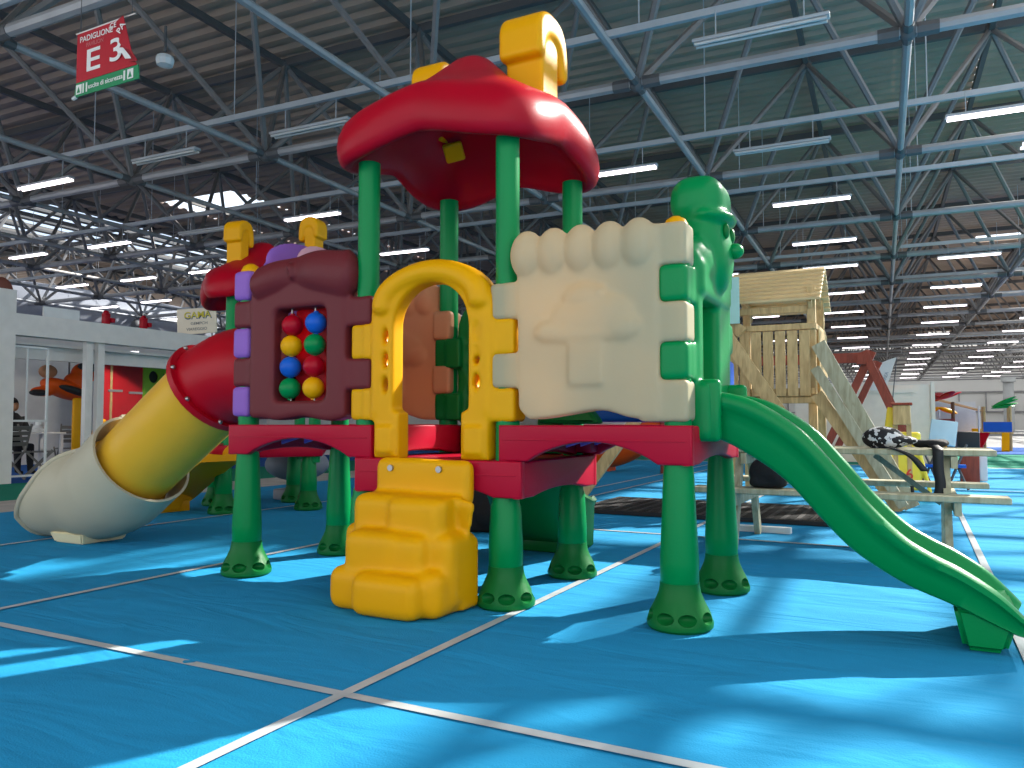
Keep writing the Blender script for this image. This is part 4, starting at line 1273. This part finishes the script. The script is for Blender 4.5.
def toy_tower(x, y, s, kind, label, rz=0.):
    e = empty('small_play_structure', (x, y, 0), 0, label, 'play structure')
    P = lambda a, b, c: (x+a*s, y+b*s, c*s)
    pm = WOODG if kind != 0 else YEL
    for a in (-.5, .5):
        for b in (-.4, .4):
            MB().cyl(P(a, b, 0), P(a, b, 2.0), .06*s, seg=10).build('post', mat('brown_post', (96, 62, 40), .6) if kind == 0 else WOOD, e)
    MB().bb(x-.6*s, x+.6*s, y-.5*s, y+.5*s, .75*s, .85*s).build('platform', ORANGE if kind == 0 else WOOD, e, smooth=False)
    MB().bb(x-.55*s, x+.55*s, y-.48*s, y-.43*s, .85*s, 1.3*s).build('rail_panel', mat('maroon', (120, 30, 40), .6) if kind == 0 else BLUE, e, smooth=False)
    if kind == 0:
        m = MB()
        for k in range(5):
            a = 2*PI*k/5+.3; m.sph(P(.5*math.cos(a), .5*math.sin(a), 2.28), (.42*s, .26*s, .05*s), 14, 8, rot=(R(0), R(-22), a))
        m.sph(P(0, 0, 2.2), (.25*s, .25*s, .1*s)); m.build('petal_roof', RED, e)
        m = MB(); 
        for a in (-1, 1): m.sph(P(.3*a, -.2, 1.65), (.38*s, .3*s, .1*s), 12, 8, rot=(0, R(20*a), 0))
        m.build('leaf_awning', YEL, e)
        m = MB(); m.beam(P(0, -.55, .8), P(.1, -1.5, .02), .45*s, .06*s); m.build('slide', YEL, e, smooth=False)
    else:
        m = MB()
        for k in range(5):
            a = -.5+k*.32; m.sph(P(.45*math.cos(a)-.1, .3*math.sin(a*2), 2.1+.12*math.cos(k)), (.55*s, .22*s, .06*s), 14, 8, rot=(0, R(-24+6*k), a))
        m.build('leaf_roof', plast('leaf_green', (30, 170, 70)), e)
        m = MB(); m.beam(P(-.5, -.5, .8), P(-.9, -1.4, .02), .4*s, .06*s); m.build('slide', RED, e, smooth=False)
        m = MB(); m.beam(P(.3, -.5, .8), P(.2, -1.4, .02), .3*s, .06*s); m.build('climbing_board', YEL, e, smooth=False)
q = at_z(941, 448, 0); 
toy_tower(at_y(940, 440, 30).x, 30, .80, 0, 'small distant play structure with red petal roof and yellow slide')
toy_tower(at_y(997, 440, 30).x, 30, .72, 1, 'small distant play structure with green leaf roof at the right edge')
def kiosk():
    y = 33; xa = at_y(902, 430, y).x; xb = at_y(978, 430, y).x
    e = empty('tent_stall', ((xa+xb)/2, y, 0), 0, 'distant white stall with orange and cream awning behind the petal-roofed structure', 'stall')
    m = MB(); m.bb(xa, xb, y+1, y+1.05, 0, 1.7); m.build('wall', WHITE, e, smooth=False)
    m = MB(); m.beam((xa-.1, y, 1.45), ((xa+xb)/2, y, 1.75), 1.2, .05); m.build('awning', ORANGE, e, smooth=False)
    m = MB(); m.beam(((xa+xb)/2, y, 1.75), (xb+.1, y, 1.35), 1.2, .05); m.build('awning', CREAM, e, smooth=False)
    for x in (xa, (xa+xb)/2, xb): MB().cyl((x, y-.6, 0), (x, y-.6, 1.5), .03, seg=8).build('post', WHITE, e)
    for k in range(5):
        MB().bb(xa+.3+k*.5, xa+.6+k*.5, y+.3, y+.6, 0, .5+.2*(k % 3), .02).build('goods_box', [RED, DGREEN, BROWN, BLUE, YEL][k], e)
kiosk()
# pale blue board and dark stand beyond the table
def folding_things():
    y = 12.5
    e = empty('pale_blue_panel', (at_y(942, 440, y).x, y, 0), 0, 'pale blue panel leaning on dark trestle legs behind the picnic table', 'panel')
    xa = at_y(930, 440, y).x; xb = at_y(957, 440, y).x
    MB().box(((xa+xb)/2, y, .78), (xb-xa, .05, .36), rot=(R(-18), R(8), 0), bev=.01).build('sheet', mat('pale_blue', (176, 206, 218), .5), e)
    for x in (xa, xb): 
        MB().beam((x-.14, y-.1, 0), (x+.12, y+.1, .62), .025, .025).build('leg', DSTEEL, e, smooth=False); MB().beam((x+.12, y-.1, 0), (x-.12, y+.1, .62), .025, .025).build('leg', DSTEEL, e, smooth=False)
    MB().bb(xa-.1, xb+.1, y-.1, y+.15, .3, .34).build('shelf', BLUE, e, smooth=False)
    o = MB().bb(at_y(958, 440, 14).x, at_y(980, 440, 14).x, 14, 14.4, .52, .78, .02).build('black_case', BLACKP); 
    tag(o, 'black case on a low plinth right of the pale blue panel', 'case')
    o = MB().bb(at_y(960, 440, 14).x, at_y(979, 440, 14).x, 14.02, 14.38, 0, .515, .01).build('plinth', WOODR); tag(o, 'reddish low plinth under the black case', 'plinth')
    z0 = at_z(984, 481, 0)
    o = MB().bb(z0.x-.05, z0.x+.05, z0.y-.05, z0.y+.05, 0, .42, .006).build('white_post', WHITE, smooth=False); tag(o, 'short white post standing on the carpet beyond the end of the picnic table', 'post')
folding_things()

# ================================================================== LEFT STAND
SW = mat('stand_white', (226, 222, 216), .6)
def booth():
    X = -12.2
    e = empty('exhibition_stand', (X, 9, 0), 0, 'white framed exhibition stand with deep fascia beam along the left side', 'exhibition stand')
    B = lambda *a: MB().bb(*a)
    B(X-.25, X, 6.2, 7.05, 0, 2.95).build('pillar', SW, e, smooth=False)
    B(X-.25, X, 7.05, 17.5, 2.27, 2.60).build('fascia', SW, e, smooth=False)
    B(X-3.0, X-.3, 7.05, 17.5, 2.16, 2.20).build('lower_soffit', SW, e, smooth=False)
    B(X-.62, X-.5, 7.05, 17.5, 1.95, 2.18).build('inner_fascia', SW, e, smooth=False)
    for y in (8.27, 8.48): 
        B(X-.2, X-.1, y, y+.12, 0, 2.27).build('stand_post', SW, e, smooth=False)
    B(X-5.2, X-5.1, 5, 17.5, 0, 3.0).build('back_panel', mat('stand_back', (214, 214, 212), .7), e, smooth=False)
    B(X-5.1, X-.3, 17.4, 17.5, 0, 2.3).build('end_panel', SW, e, smooth=False)
    # thin white rail frame between pillar and posts
    m = MB()
    for z in (.10, .95): m.beam((X-.1, 7.05, z), (X-.1, 7.62, z), .03, .03)
    m.beam((X-.1, 7.62, 0), (X-.1, 7.62, 2.1), .03, .03); m.beam((X-.1, 7.3, .95), (X-.1, 7.3, 2.1), .02, .02); m.beam((X-.1, 7.05, 2.1), (X-.1, 7.62, 2.1), .03, .03)
    m.build('rail_frame', WHITE, e, smooth=False)
    # downlight on the soffit
    MB().cyl((X-.9, 9.75, 2.19), (X-.9, 9.75, 2.26), .09, seg=16).build('spotlight', LAMPE, e)
booth()
pl = bpy.data.lights.new('stand_spot', 'SPOT'); plo = bpy.data.objects.new('stand_spot', pl); COL.objects.link(plo)
pl.energy = 60; pl.spot_size = R(110); pl.color = (1, .93, .8); pl.shadow_soft_size = .06; plo.location = (-13.3, 9.75, 2.1); plo.rotation_euler = (R(0), R(35), 0)
# red clamps on the fascia
for k, (y, w_) in enumerate(((8.62, 'left'), (9.35, 'right'))):
    e = empty('red_clamp', (-12.32, y, 2.6), 0, 'small red clamp on top of the white fascia, %s of the two' % w_, 'clamp', 'red clamps on the fascia')
    m = MB().bb(-12.38, -12.26, y-.05, y+.05, 2.6, 2.8, .02); m.sph((-12.32, y, 2.8), .05, 10, 8); m.build('body', RED, e); MB().bb(-12.40, -12.24, y+.05, y+.12, 2.64, 2.72, .01).build('lever', RED, e)
o = MB().bb(-12.36, -12.33, 7.55, 8.15, 2.6, 2.78).build('white_card', WHITE, smooth=False); tag(o, 'plain white card standing on the left fascia beam', 'card')
# shop board
def board():
    p = at_depth(197, 321, 15.2)
    e = empty('shop_board', p, 0, 'cream shop board with coloured lettering above the white fascia, left of the red tube', 'sign board')
    W = .80; Hh = .50
    # faces the camera side: turned to the hall aisle
    mx = Matrix.Translation(p) @ Matrix.Rotation(R(22), 4, 'Z') @ Matrix.Rotation(R(-3), 4, 'Y')
    m = MB().box((0, 0, 0), (W, .03, Hh), bev=.004); me = m.mesh(); me.transform(mx); link_mesh('board', me, mat('cream_board', (224, 212, 190), .6), e)
    t = text_mesh('GAMA', .2, mx @ Matrix.Translation((.03, -.018, .10)) @ Matrix.Rotation(PI/2, 4, 'X'), .001, width=.56); link_mesh('lettering', t, mat('slate_ink', (70, 90, 110), .6), e)
    t = text_mesh('GAMA', .17, mx @ Matrix.Translation((.02, -.021, .115)) @ Matrix.Rotation(PI/2, 4, 'X'), .001, width=.54); link_mesh('lettering', t, mat('yellow_ink', (206, 190, 50), .6), e)
    t = text_mesh('GEMPCH', .075, mx @ Matrix.Translation((.05, -.018, -.05)) @ Matrix.Rotation(PI/2, 4, 'X'), .001, width=.34); link_mesh('lettering', t, mat('grey_ink', (120, 120, 118), .6), e)
    t = text_mesh('VIAREGGIO', .075, mx @ Matrix.Translation((0, -.018, -.16)) @ Matrix.Rotation(PI/2, 4, 'X'), .001, width=.42); link_mesh('lettering', t, MATS['grey_ink'], e)
    for s in (-.3, .3):
        a = mx @ Vector((s, 0, -Hh/2)); MB().cyl(a, (a.x, a.y, 2.0), .012, seg=8).build('rod', DSTEEL, e)
board()
# climbing wall panels inside the stand
def wallpanels():
    x = -14.6
    ya = 9.7
    e = empty('climbing_panel', (x, 10.6, 0), 0, 'tall red climbing panel with white seam strips inside the left stand', 'climbing panel')
    MB().bb(x, x+.06, 10.15, 11.05, 0, 2.2, .006).build('board', mat('red_board', (190, 24, 34), .5), e, smooth=False)
    m = MB(); m.bb(x+.062, x+.07, 10.30, 10.35, 0, 2.2); m.build('strip', WOOD, e, smooth=False)
    for y, z in ((10.25, 1.55), (10.72, 1.52)): MB().bb(x+.062, x+.085, y, y+.32, z, z+.045).build('hinge', CHROME, e, smooth=False)
    e = empty('climbing_panel', (x, 11.4, 0), 0, 'lime green board with black round holes beside the red climbing panel', 'climbing panel')
    m = MB(); pl_ = plate_mesh([(11.07, .0), (11.75, 0), (11.75, 2.18), (11.07, 2.18)], [ellip(11.33, 1.9, .12, .13), ellip(11.6, 1.88, .05, .11, 12), ellip(11.2, 1.35, .1, .12), ellip(11.5, 1.2, .09, .09)], .04, .004)
    m.addme(pl_, Matrix.Translation((x+.03, 0, 0)) @ Matrix.Rotation(PI/2, 4, 'Z') @ Matrix.Rotation(PI/2, 4, 'X'))
    m.build('board', mat('lime_board', (140, 200, 40), .5), e, smooth=False)
    MB().bb(x-.03, x-.01, 11.07, 11.75, 0, 2.18).build('backing', BLACKP, e, smooth=False)
wallpanels()
# orange and black rocking toy hanging in the stand
def toy():
    c = Vector((-13.6, 8.72, 1.52))
    e = empty('orange_toy', c, 0, 'orange and black plastic toy hung high inside the left stand', 'toy')
    m = MB(); m.sph(c, (.26, .42, .16), 20, 12, rot=(R(-18), 0, 0)); m.sph(c+Vector((0, .38, .30)), (.2, .22, .2), 18, 12); m.sph(c+Vector((0, -.36, -.05)), (.14, .22, .09)); m.sph(c+Vector((0, .22, .14)), (.18, .2, .18))
    blob(m.mesh(), 'body', ORANGE, e, .02, 3)
    m = MB(); m.sph(c+Vector((.12, .42, .42)), (.16, .22, .1), 16, 10); m.sph(c+Vector((.16, .05, -.02)), (.14, .3, .08), 16, 10, rot=(R(-15), 0, 0)); m.sph(c+Vector((.1, -.5, -.08)), (.1, .16, .06)); m.build('black_marking', BLACKP, e)
    m = MB(); m.sph(c+Vector((.02, -.30, .30)), (.1, .16, .12), 14, 10); m.build('muzzle', PEACH, e)
    MB().cyl(c+Vector((0, .1, .1)), (c.x, c.y+.1, 2.16), .015, seg=8).build('hanger', DSTEEL, e)
toy()
o = MB().bb(-13.3, -13.22, 8.68, 8.86, 0, 1.36, .04, 3).build('yellow_board', YEL); tag(o, 'tall rounded yellow board beside the white posts of the left stand', 'board')
o = MB().sph((-13.5, 9.42, .5), (.12, .22, .5), 16, 10).build('yellow_float', YEL); tag(o, 'yellow plastic shape between the two white posts of the left stand', 'toy')
# furniture inside the stand
def chair_proto(loc, rz, label, m):
    e = empty('folding_chair', loc, rz, label, 'chair', 'chairs in the left stand')
    g = dict(shift=False, smooth=False)
    for i in range(4): MB().bb(-.2+i*.1, -.11+i*.1, -.2, .2, .43, .45).build('seat_slat', m, e, **g)
    for i in range(4): MB().box((-.235-.02*i, 0, .58+.085*i), (.015, .40, .06), rot=(0, R(-14), 0)).build('back_slat', m, e, **g)
    for s in (-1, 1):
        MB().beam((.22, s*.21, 0), (-.20, s*.21, .46), .02, .03).build('leg', m, e, **g)
        MB().beam((-.22, s*.21, 0), (.20, s*.21, .46), .02, .03).build('leg', m, e, **g)
        MB().beam((-.2, s*.21, .44), (-.31, s*.21, .90), .02, .03).build('back_post', m, e, **g)
    return e
CM = mat('grey_brown_metal', (112, 108, 100), .5)
c1 = chair_proto((-12.95, 7.35, 0), R(200), 'grey slatted chair nearest the white pillar in the left stand', CM)
for loc, rz, lab in (((-13.0, 7.95, 0), R(60), 'grey chair at the far side of the stand table'), ((-14.2, 9.25, 0), R(160), 'grey chair behind the white posts of the stand')):
    c = copy_tree(c1); c.location = loc; c.rotation_euler = (0, 0, rz); c['label'] = lab
def booth_table():
    x, y = -13.95, 8.1
    e = empty('stand_table', (x, y, 0), 0, 'white table with papers inside the left stand', 'table')
    MB().bb(x-.35, x+.35, y-.7, y+.7, .72, .75, .005).build('table_top', SW, e, smooth=False)
    for a in (-.3, .3):
        for b in (-.64, .64): MB().bb(x+a-.025, x+a+.025, y+b-.025, y+b+.025, 0, .72).build('leg', SW, e, smooth=False)
    o = MB().lathe((x+.1, y+.35, .755), [(.10, 0), (.14, .06), (.06, .12), (.05, .2), (.001, .22)], 16, cap=False).build('table_lamp', WHITE); tag(o, 'small white rounded object standing on the stand table', 'lamp')
    o = MB().bb(x-.05, x+.2, y-.3, y, .752, .775).build('paper_stack', WHITE, smooth=False); tag(o, 'stack of white papers lying on the stand table', 'papers')
booth_table()
def shelves():
    x = -15.2
    e = empty('timber_rack', (x, 7.9, 0), 0, 'brown timber frame rack with pale boards at the back of the left stand', 'rack')
    for y in (7.55, 8.55): MB().beam((x, y, 0), (x, y, 1.55), .06, .06).build('upright', WOODR, e, smooth=False)
    MB().beam((x, 7.5, 1.55), (x, 8.65, 1.55), .06, .06).build('top_rail', WOODR, e, smooth=False)
    for i, c in enumerate((GREEN, SW, CREAM, SW, GREY)): MB().bb(x-.1, x-.07, 7.6+i*.2, 7.75+i*.2, .6, 1.5).build('board', c if i else plast('teal_plastic', (110, 190, 180)), e, smooth=False)
    o = MB().bb(x-.6, x-.57, 7.9, 8.7, 1.7, 2.1).build('picture', mat('mottled_picture', (70, 120, 160), .5, var=.5, scale=9), smooth=False); tag(o, 'small blue mottled picture on the back panel of the stand', 'picture')
    o = MB().sph((-13.0, 7.18, 1.72), (.03, .17, .2), 20, 12).build('brown_disc', mat('brown_disc', (120, 62, 46), .5)); tag(o, 'dark reddish brown disc just right of the white pillar', 'disc')
    o = MB().sph((-12.6, 7.05, 2.95), (.03, .18, .24), 20, 12).build('brown_disc', MATS['brown_disc']); tag(o, 'reddish brown disc above the fascia beside the white pillar', 'disc')
shelves()
def people():
    # seated person in black behind the table, seen small
    p = Vector((-14.5, 8.35, 0)); e = empty('person', p, 0, 'person in black clothes sitting at the stand table', 'person')
    V = lambda a, b, c: p+Vector((a, b, c))
    chain = [(V(0, 0, .48), .15), (V(0, 0, .75), .16), (V(.02, 0, 1.0), .17), (V(.03, 0, 1.10), .08)]
    m = MB(); m.tube([c[0] for c in chain], [c[1] for c in chain], 16); m.sph(V(.05, 0, 1.24), (.095, .08, .12), 18, 12)
    for s in (-1, 1):
        m.tube([V(0, s*.18, 1.02), V(.1, s*.23, .82), V(.32, s*.12, .80)], [.06, .05, .035], 10)
        m.tube([V(0, s*.09, .48), V(.4, s*.11, .50), V(.42, s*.11, .06), V(.55, s*.11, .04)], [.09, .075, .05, .04], 10)
        m.sph(V(.38, s*.1, .80), (.06, .035, .02), 10, 8)
    blob(m.mesh(), 'body', BLACK, e, .018, 4)
    MB().sph(V(.075, 0, 1.22), (.08, .068, .095), 16, 12).build('face', PEACH, e); MB().sph(V(.02, 0, 1.27), (.1, .09, .11), 16, 12).build('hair', BLACKP, e)
people()

# hanging hall sign with a folded corner
def hall_sign():
    D = 11.2; c = at_depth(105, 58, D)
    e = empty('hanging_sign', c, 0, 'red and green hanging hall sign with its right corner folded over, top left', 'sign')
    W, Hh = 1.12, .94
    W, Hh = 1.06, .92
    # sign faces -y, top bar along x
    bm = bmesh.new(); n = 24; grid = []
    for j in range(n+1):
        row = []
        for i in range(n+1):
            u, v = i/n, j/n
            x = (u-.5)*W*(1-.02*v); z = (v-.5)*Hh*(1-.0*u); y = .04*math.sin(u*3)
            f = (u-.70)*.9+(v-.30)*.62-.17
            row.append(bm.verts.new((x, y, z)))
        grid.append(row)
    for j in range(n):
        for i in range(n):
            u, v = (i+.5)/n, (j+.5)/n
            if (u-1)*1.0+(v-.28)*.42 > 0.0 : continue
            bm.faces.new((grid[j][i], grid[j][i+1], grid[j+1][i+1], grid[j+1][i]))
    me = bpy.data.meshes.new('s'); bm.to_mesh(me); bm.free()
    return e, c, W, Hh
def hall_sign2():
    c = at_depth(105, 57, 8.6)
    e = empty('hanging_sign', c, 0, 'red and green hanging hall sign with its right corner folded over, top left', 'sign')
    RS = mat('sign_red', (190, 30, 44), .55); GS = mat('sign_green', (40, 140, 88), .55); WS = mat('sign_white', (240, 236, 228), .6)
    mx = Matrix.Translation(c) @ Matrix.Diagonal((.97, .77, .77, 1))
    U = lambda x, z, y=0.: mx @ Vector((x, y, z))
    # outline (x,z): left edge, top edge, torn/folded right
    z0 = -.47
    def pl(pts, y, th, m, name, par):
        me = plate_mesh(pts, [], th, .002); me.transform(mx @ Matrix.Translation((0, y, 0)) @ Matrix.Rotation(PI/2, 4, 'X')); return link_mesh(name, me, m, par)
    pl([(-.50, -.26), (.55, -.26), (.42, .0), (.24, .16), (.20, .47), (-.50, .47)], 0, .02, RS, 'sign_panel', e)
    pl([(-.53, -.47), (.60, -.47), (.58, -.27), (-.50, -.265)], -.002, .02, GS, 'green_band', e)
    # folded flap: the sheet's upper right corner bent forward and down, showing its face
    bm = bmesh.new()
    pts = [(.18, .47, 0), (.36, .47, -.06), (.58, -.12, -.12), (.66, -.27, -.10), (.45, -.20, -.02), (.20, .18, -.01)]
    vs = [bm.verts.new(U(x, z, y)) for x, z, y in pts]; bm.faces.new(vs); r = bmesh.ops.extrude_face_region(bm, geom=bm.faces[:]); 
    for v in r['geom']:
        if isinstance(v, bmesh.types.BMVert): v.co.y += .008
    bmesh.ops.recalc_face_normals(bm, faces=bm.faces[:]); me = bpy.data.meshes.new('f'); bm.to_mesh(me); bm.free(); fl = link_mesh('folded_flap', me, RS, e)
    def tx(s, size, x, z, m=WS, w=None, rot=0, y=-.016, par=e):
        t = text_mesh(s, size, mx @ Matrix.Translation((x, y, z)) @ Matrix.Rotation(PI/2, 4, 'X') @ Matrix.Rotation(rot, 4, 'Z'), .001, width=w); link_mesh('lettering', t, m, par)
    tx('PADIGLIONE', .12, -.15, .36, w=.58); tx('PAVILION', .09, -.17, .255, mat('sign_pink', (206, 110, 110), .6), w=.30)
    tx('E', .46, -.2, 0.0, w=.24); tx('3', .46, .22, .02, w=.2, y=-.03); tx('CE', .11, .16, .40, w=.11, y=-.03)
    tx('PA', .13, .36, .28, rot=R(50), y=-.085); 
    tx('uscite di sicurezza', .10, .03, -.37, w=.60)
    pl([(.36, -.02), (.46, -.05), (.56, -.18), (.60, -.24), (.5, -.22), (.44, -.12), (.38, -.13)], -.135, .006, WS, 'lettering', e)
    # running figure pictograms at both ends of the green band
    for x, y in ((-.44, -.016), (.46, -.016)):
        pl([(x-.05, -.44), (x+.05, -.44), (x+.05, -.30), (x-.05, -.30)], y, .004, WS, 'pictogram', e)
        pl([(x-.03, -.42), (x+.03, -.42), (x+.0, -.33)], y-.004, .004, GS, 'pictogram', e)
    for x in (-.36, -.30): pl([(x-.012, -.44), (x+.012, -.44), (x+.012, -.30), (x-.012, -.30)], -.016, .004, WS, 'pictogram', e)
    for x in (.36, ): pl([(x-.015, -.44), (x+.015, -.44), (x+.015, -.30), (x-.015, -.30)], -.016, .004, WS, 'pictogram', e)
    MB().cyl(U(-.52, .48), U(.52, .48), .014, seg=8).build('bar', CHROME, e); MB().cyl(U(-.56, -.48), U(-.50, -.46), .02, seg=8).build('bar_end', WHITE, e)
    for x in (-.45, .45): MB().cyl(U(x, .48), (U(x, .48).x, U(x, .48).y, ZL), .005, seg=6).build('hanger', DSTEEL, e)
hall_sign2()

# ================================================================== LIGHT
w = bpy.data.worlds.new('world'); S.world = w; w.use_nodes = True
def sky():
    nt = w.node_tree; N = nt.nodes; L = nt.links
    bg = N['Background']; bg.inputs['Strength'].default_value = 1.45
    tc = N.new('ShaderNodeTexCoord'); no = N.new('ShaderNodeTexNoise'); no.inputs['Scale'].default_value = 2.5; no.inputs['Detail'].default_value = 5
    rp = N.new('ShaderNodeValToRGB'); rp.color_ramp.elements[0].position = .4; rp.color_ramp.elements[1].position = .62
    rp.color_ramp.elements[0].color = (.78, .88, 1, 1); rp.color_ramp.elements[1].color = (1, .98, .95, 1)
    L.new(tc.outputs['Generated'], no.inputs['Vector']); L.new(no.outputs['Fac'], rp.inputs['Fac']); L.new(rp.outputs['Color'], bg.inputs['Color'])
sky()
sd = bpy.data.lights.new('sun', 'SUN'); so = bpy.data.objects.new('sun', sd); COL.objects.link(so)
sd.energy = 8.5; sd.angle = R(.9); sd.color = (1., .95, .86)
so.location = (9, 18, 14)
so.rotation_euler = Vector((-.72, -1.40, -1)).to_track_quat('-Z', 'Y').to_euler()
vs = S.view_settings; vs.view_transform = 'Standard'; vs.look = 'None'; vs.gamma = 1; vs.use_curve_mapping = False; vs.exposure = 0.5
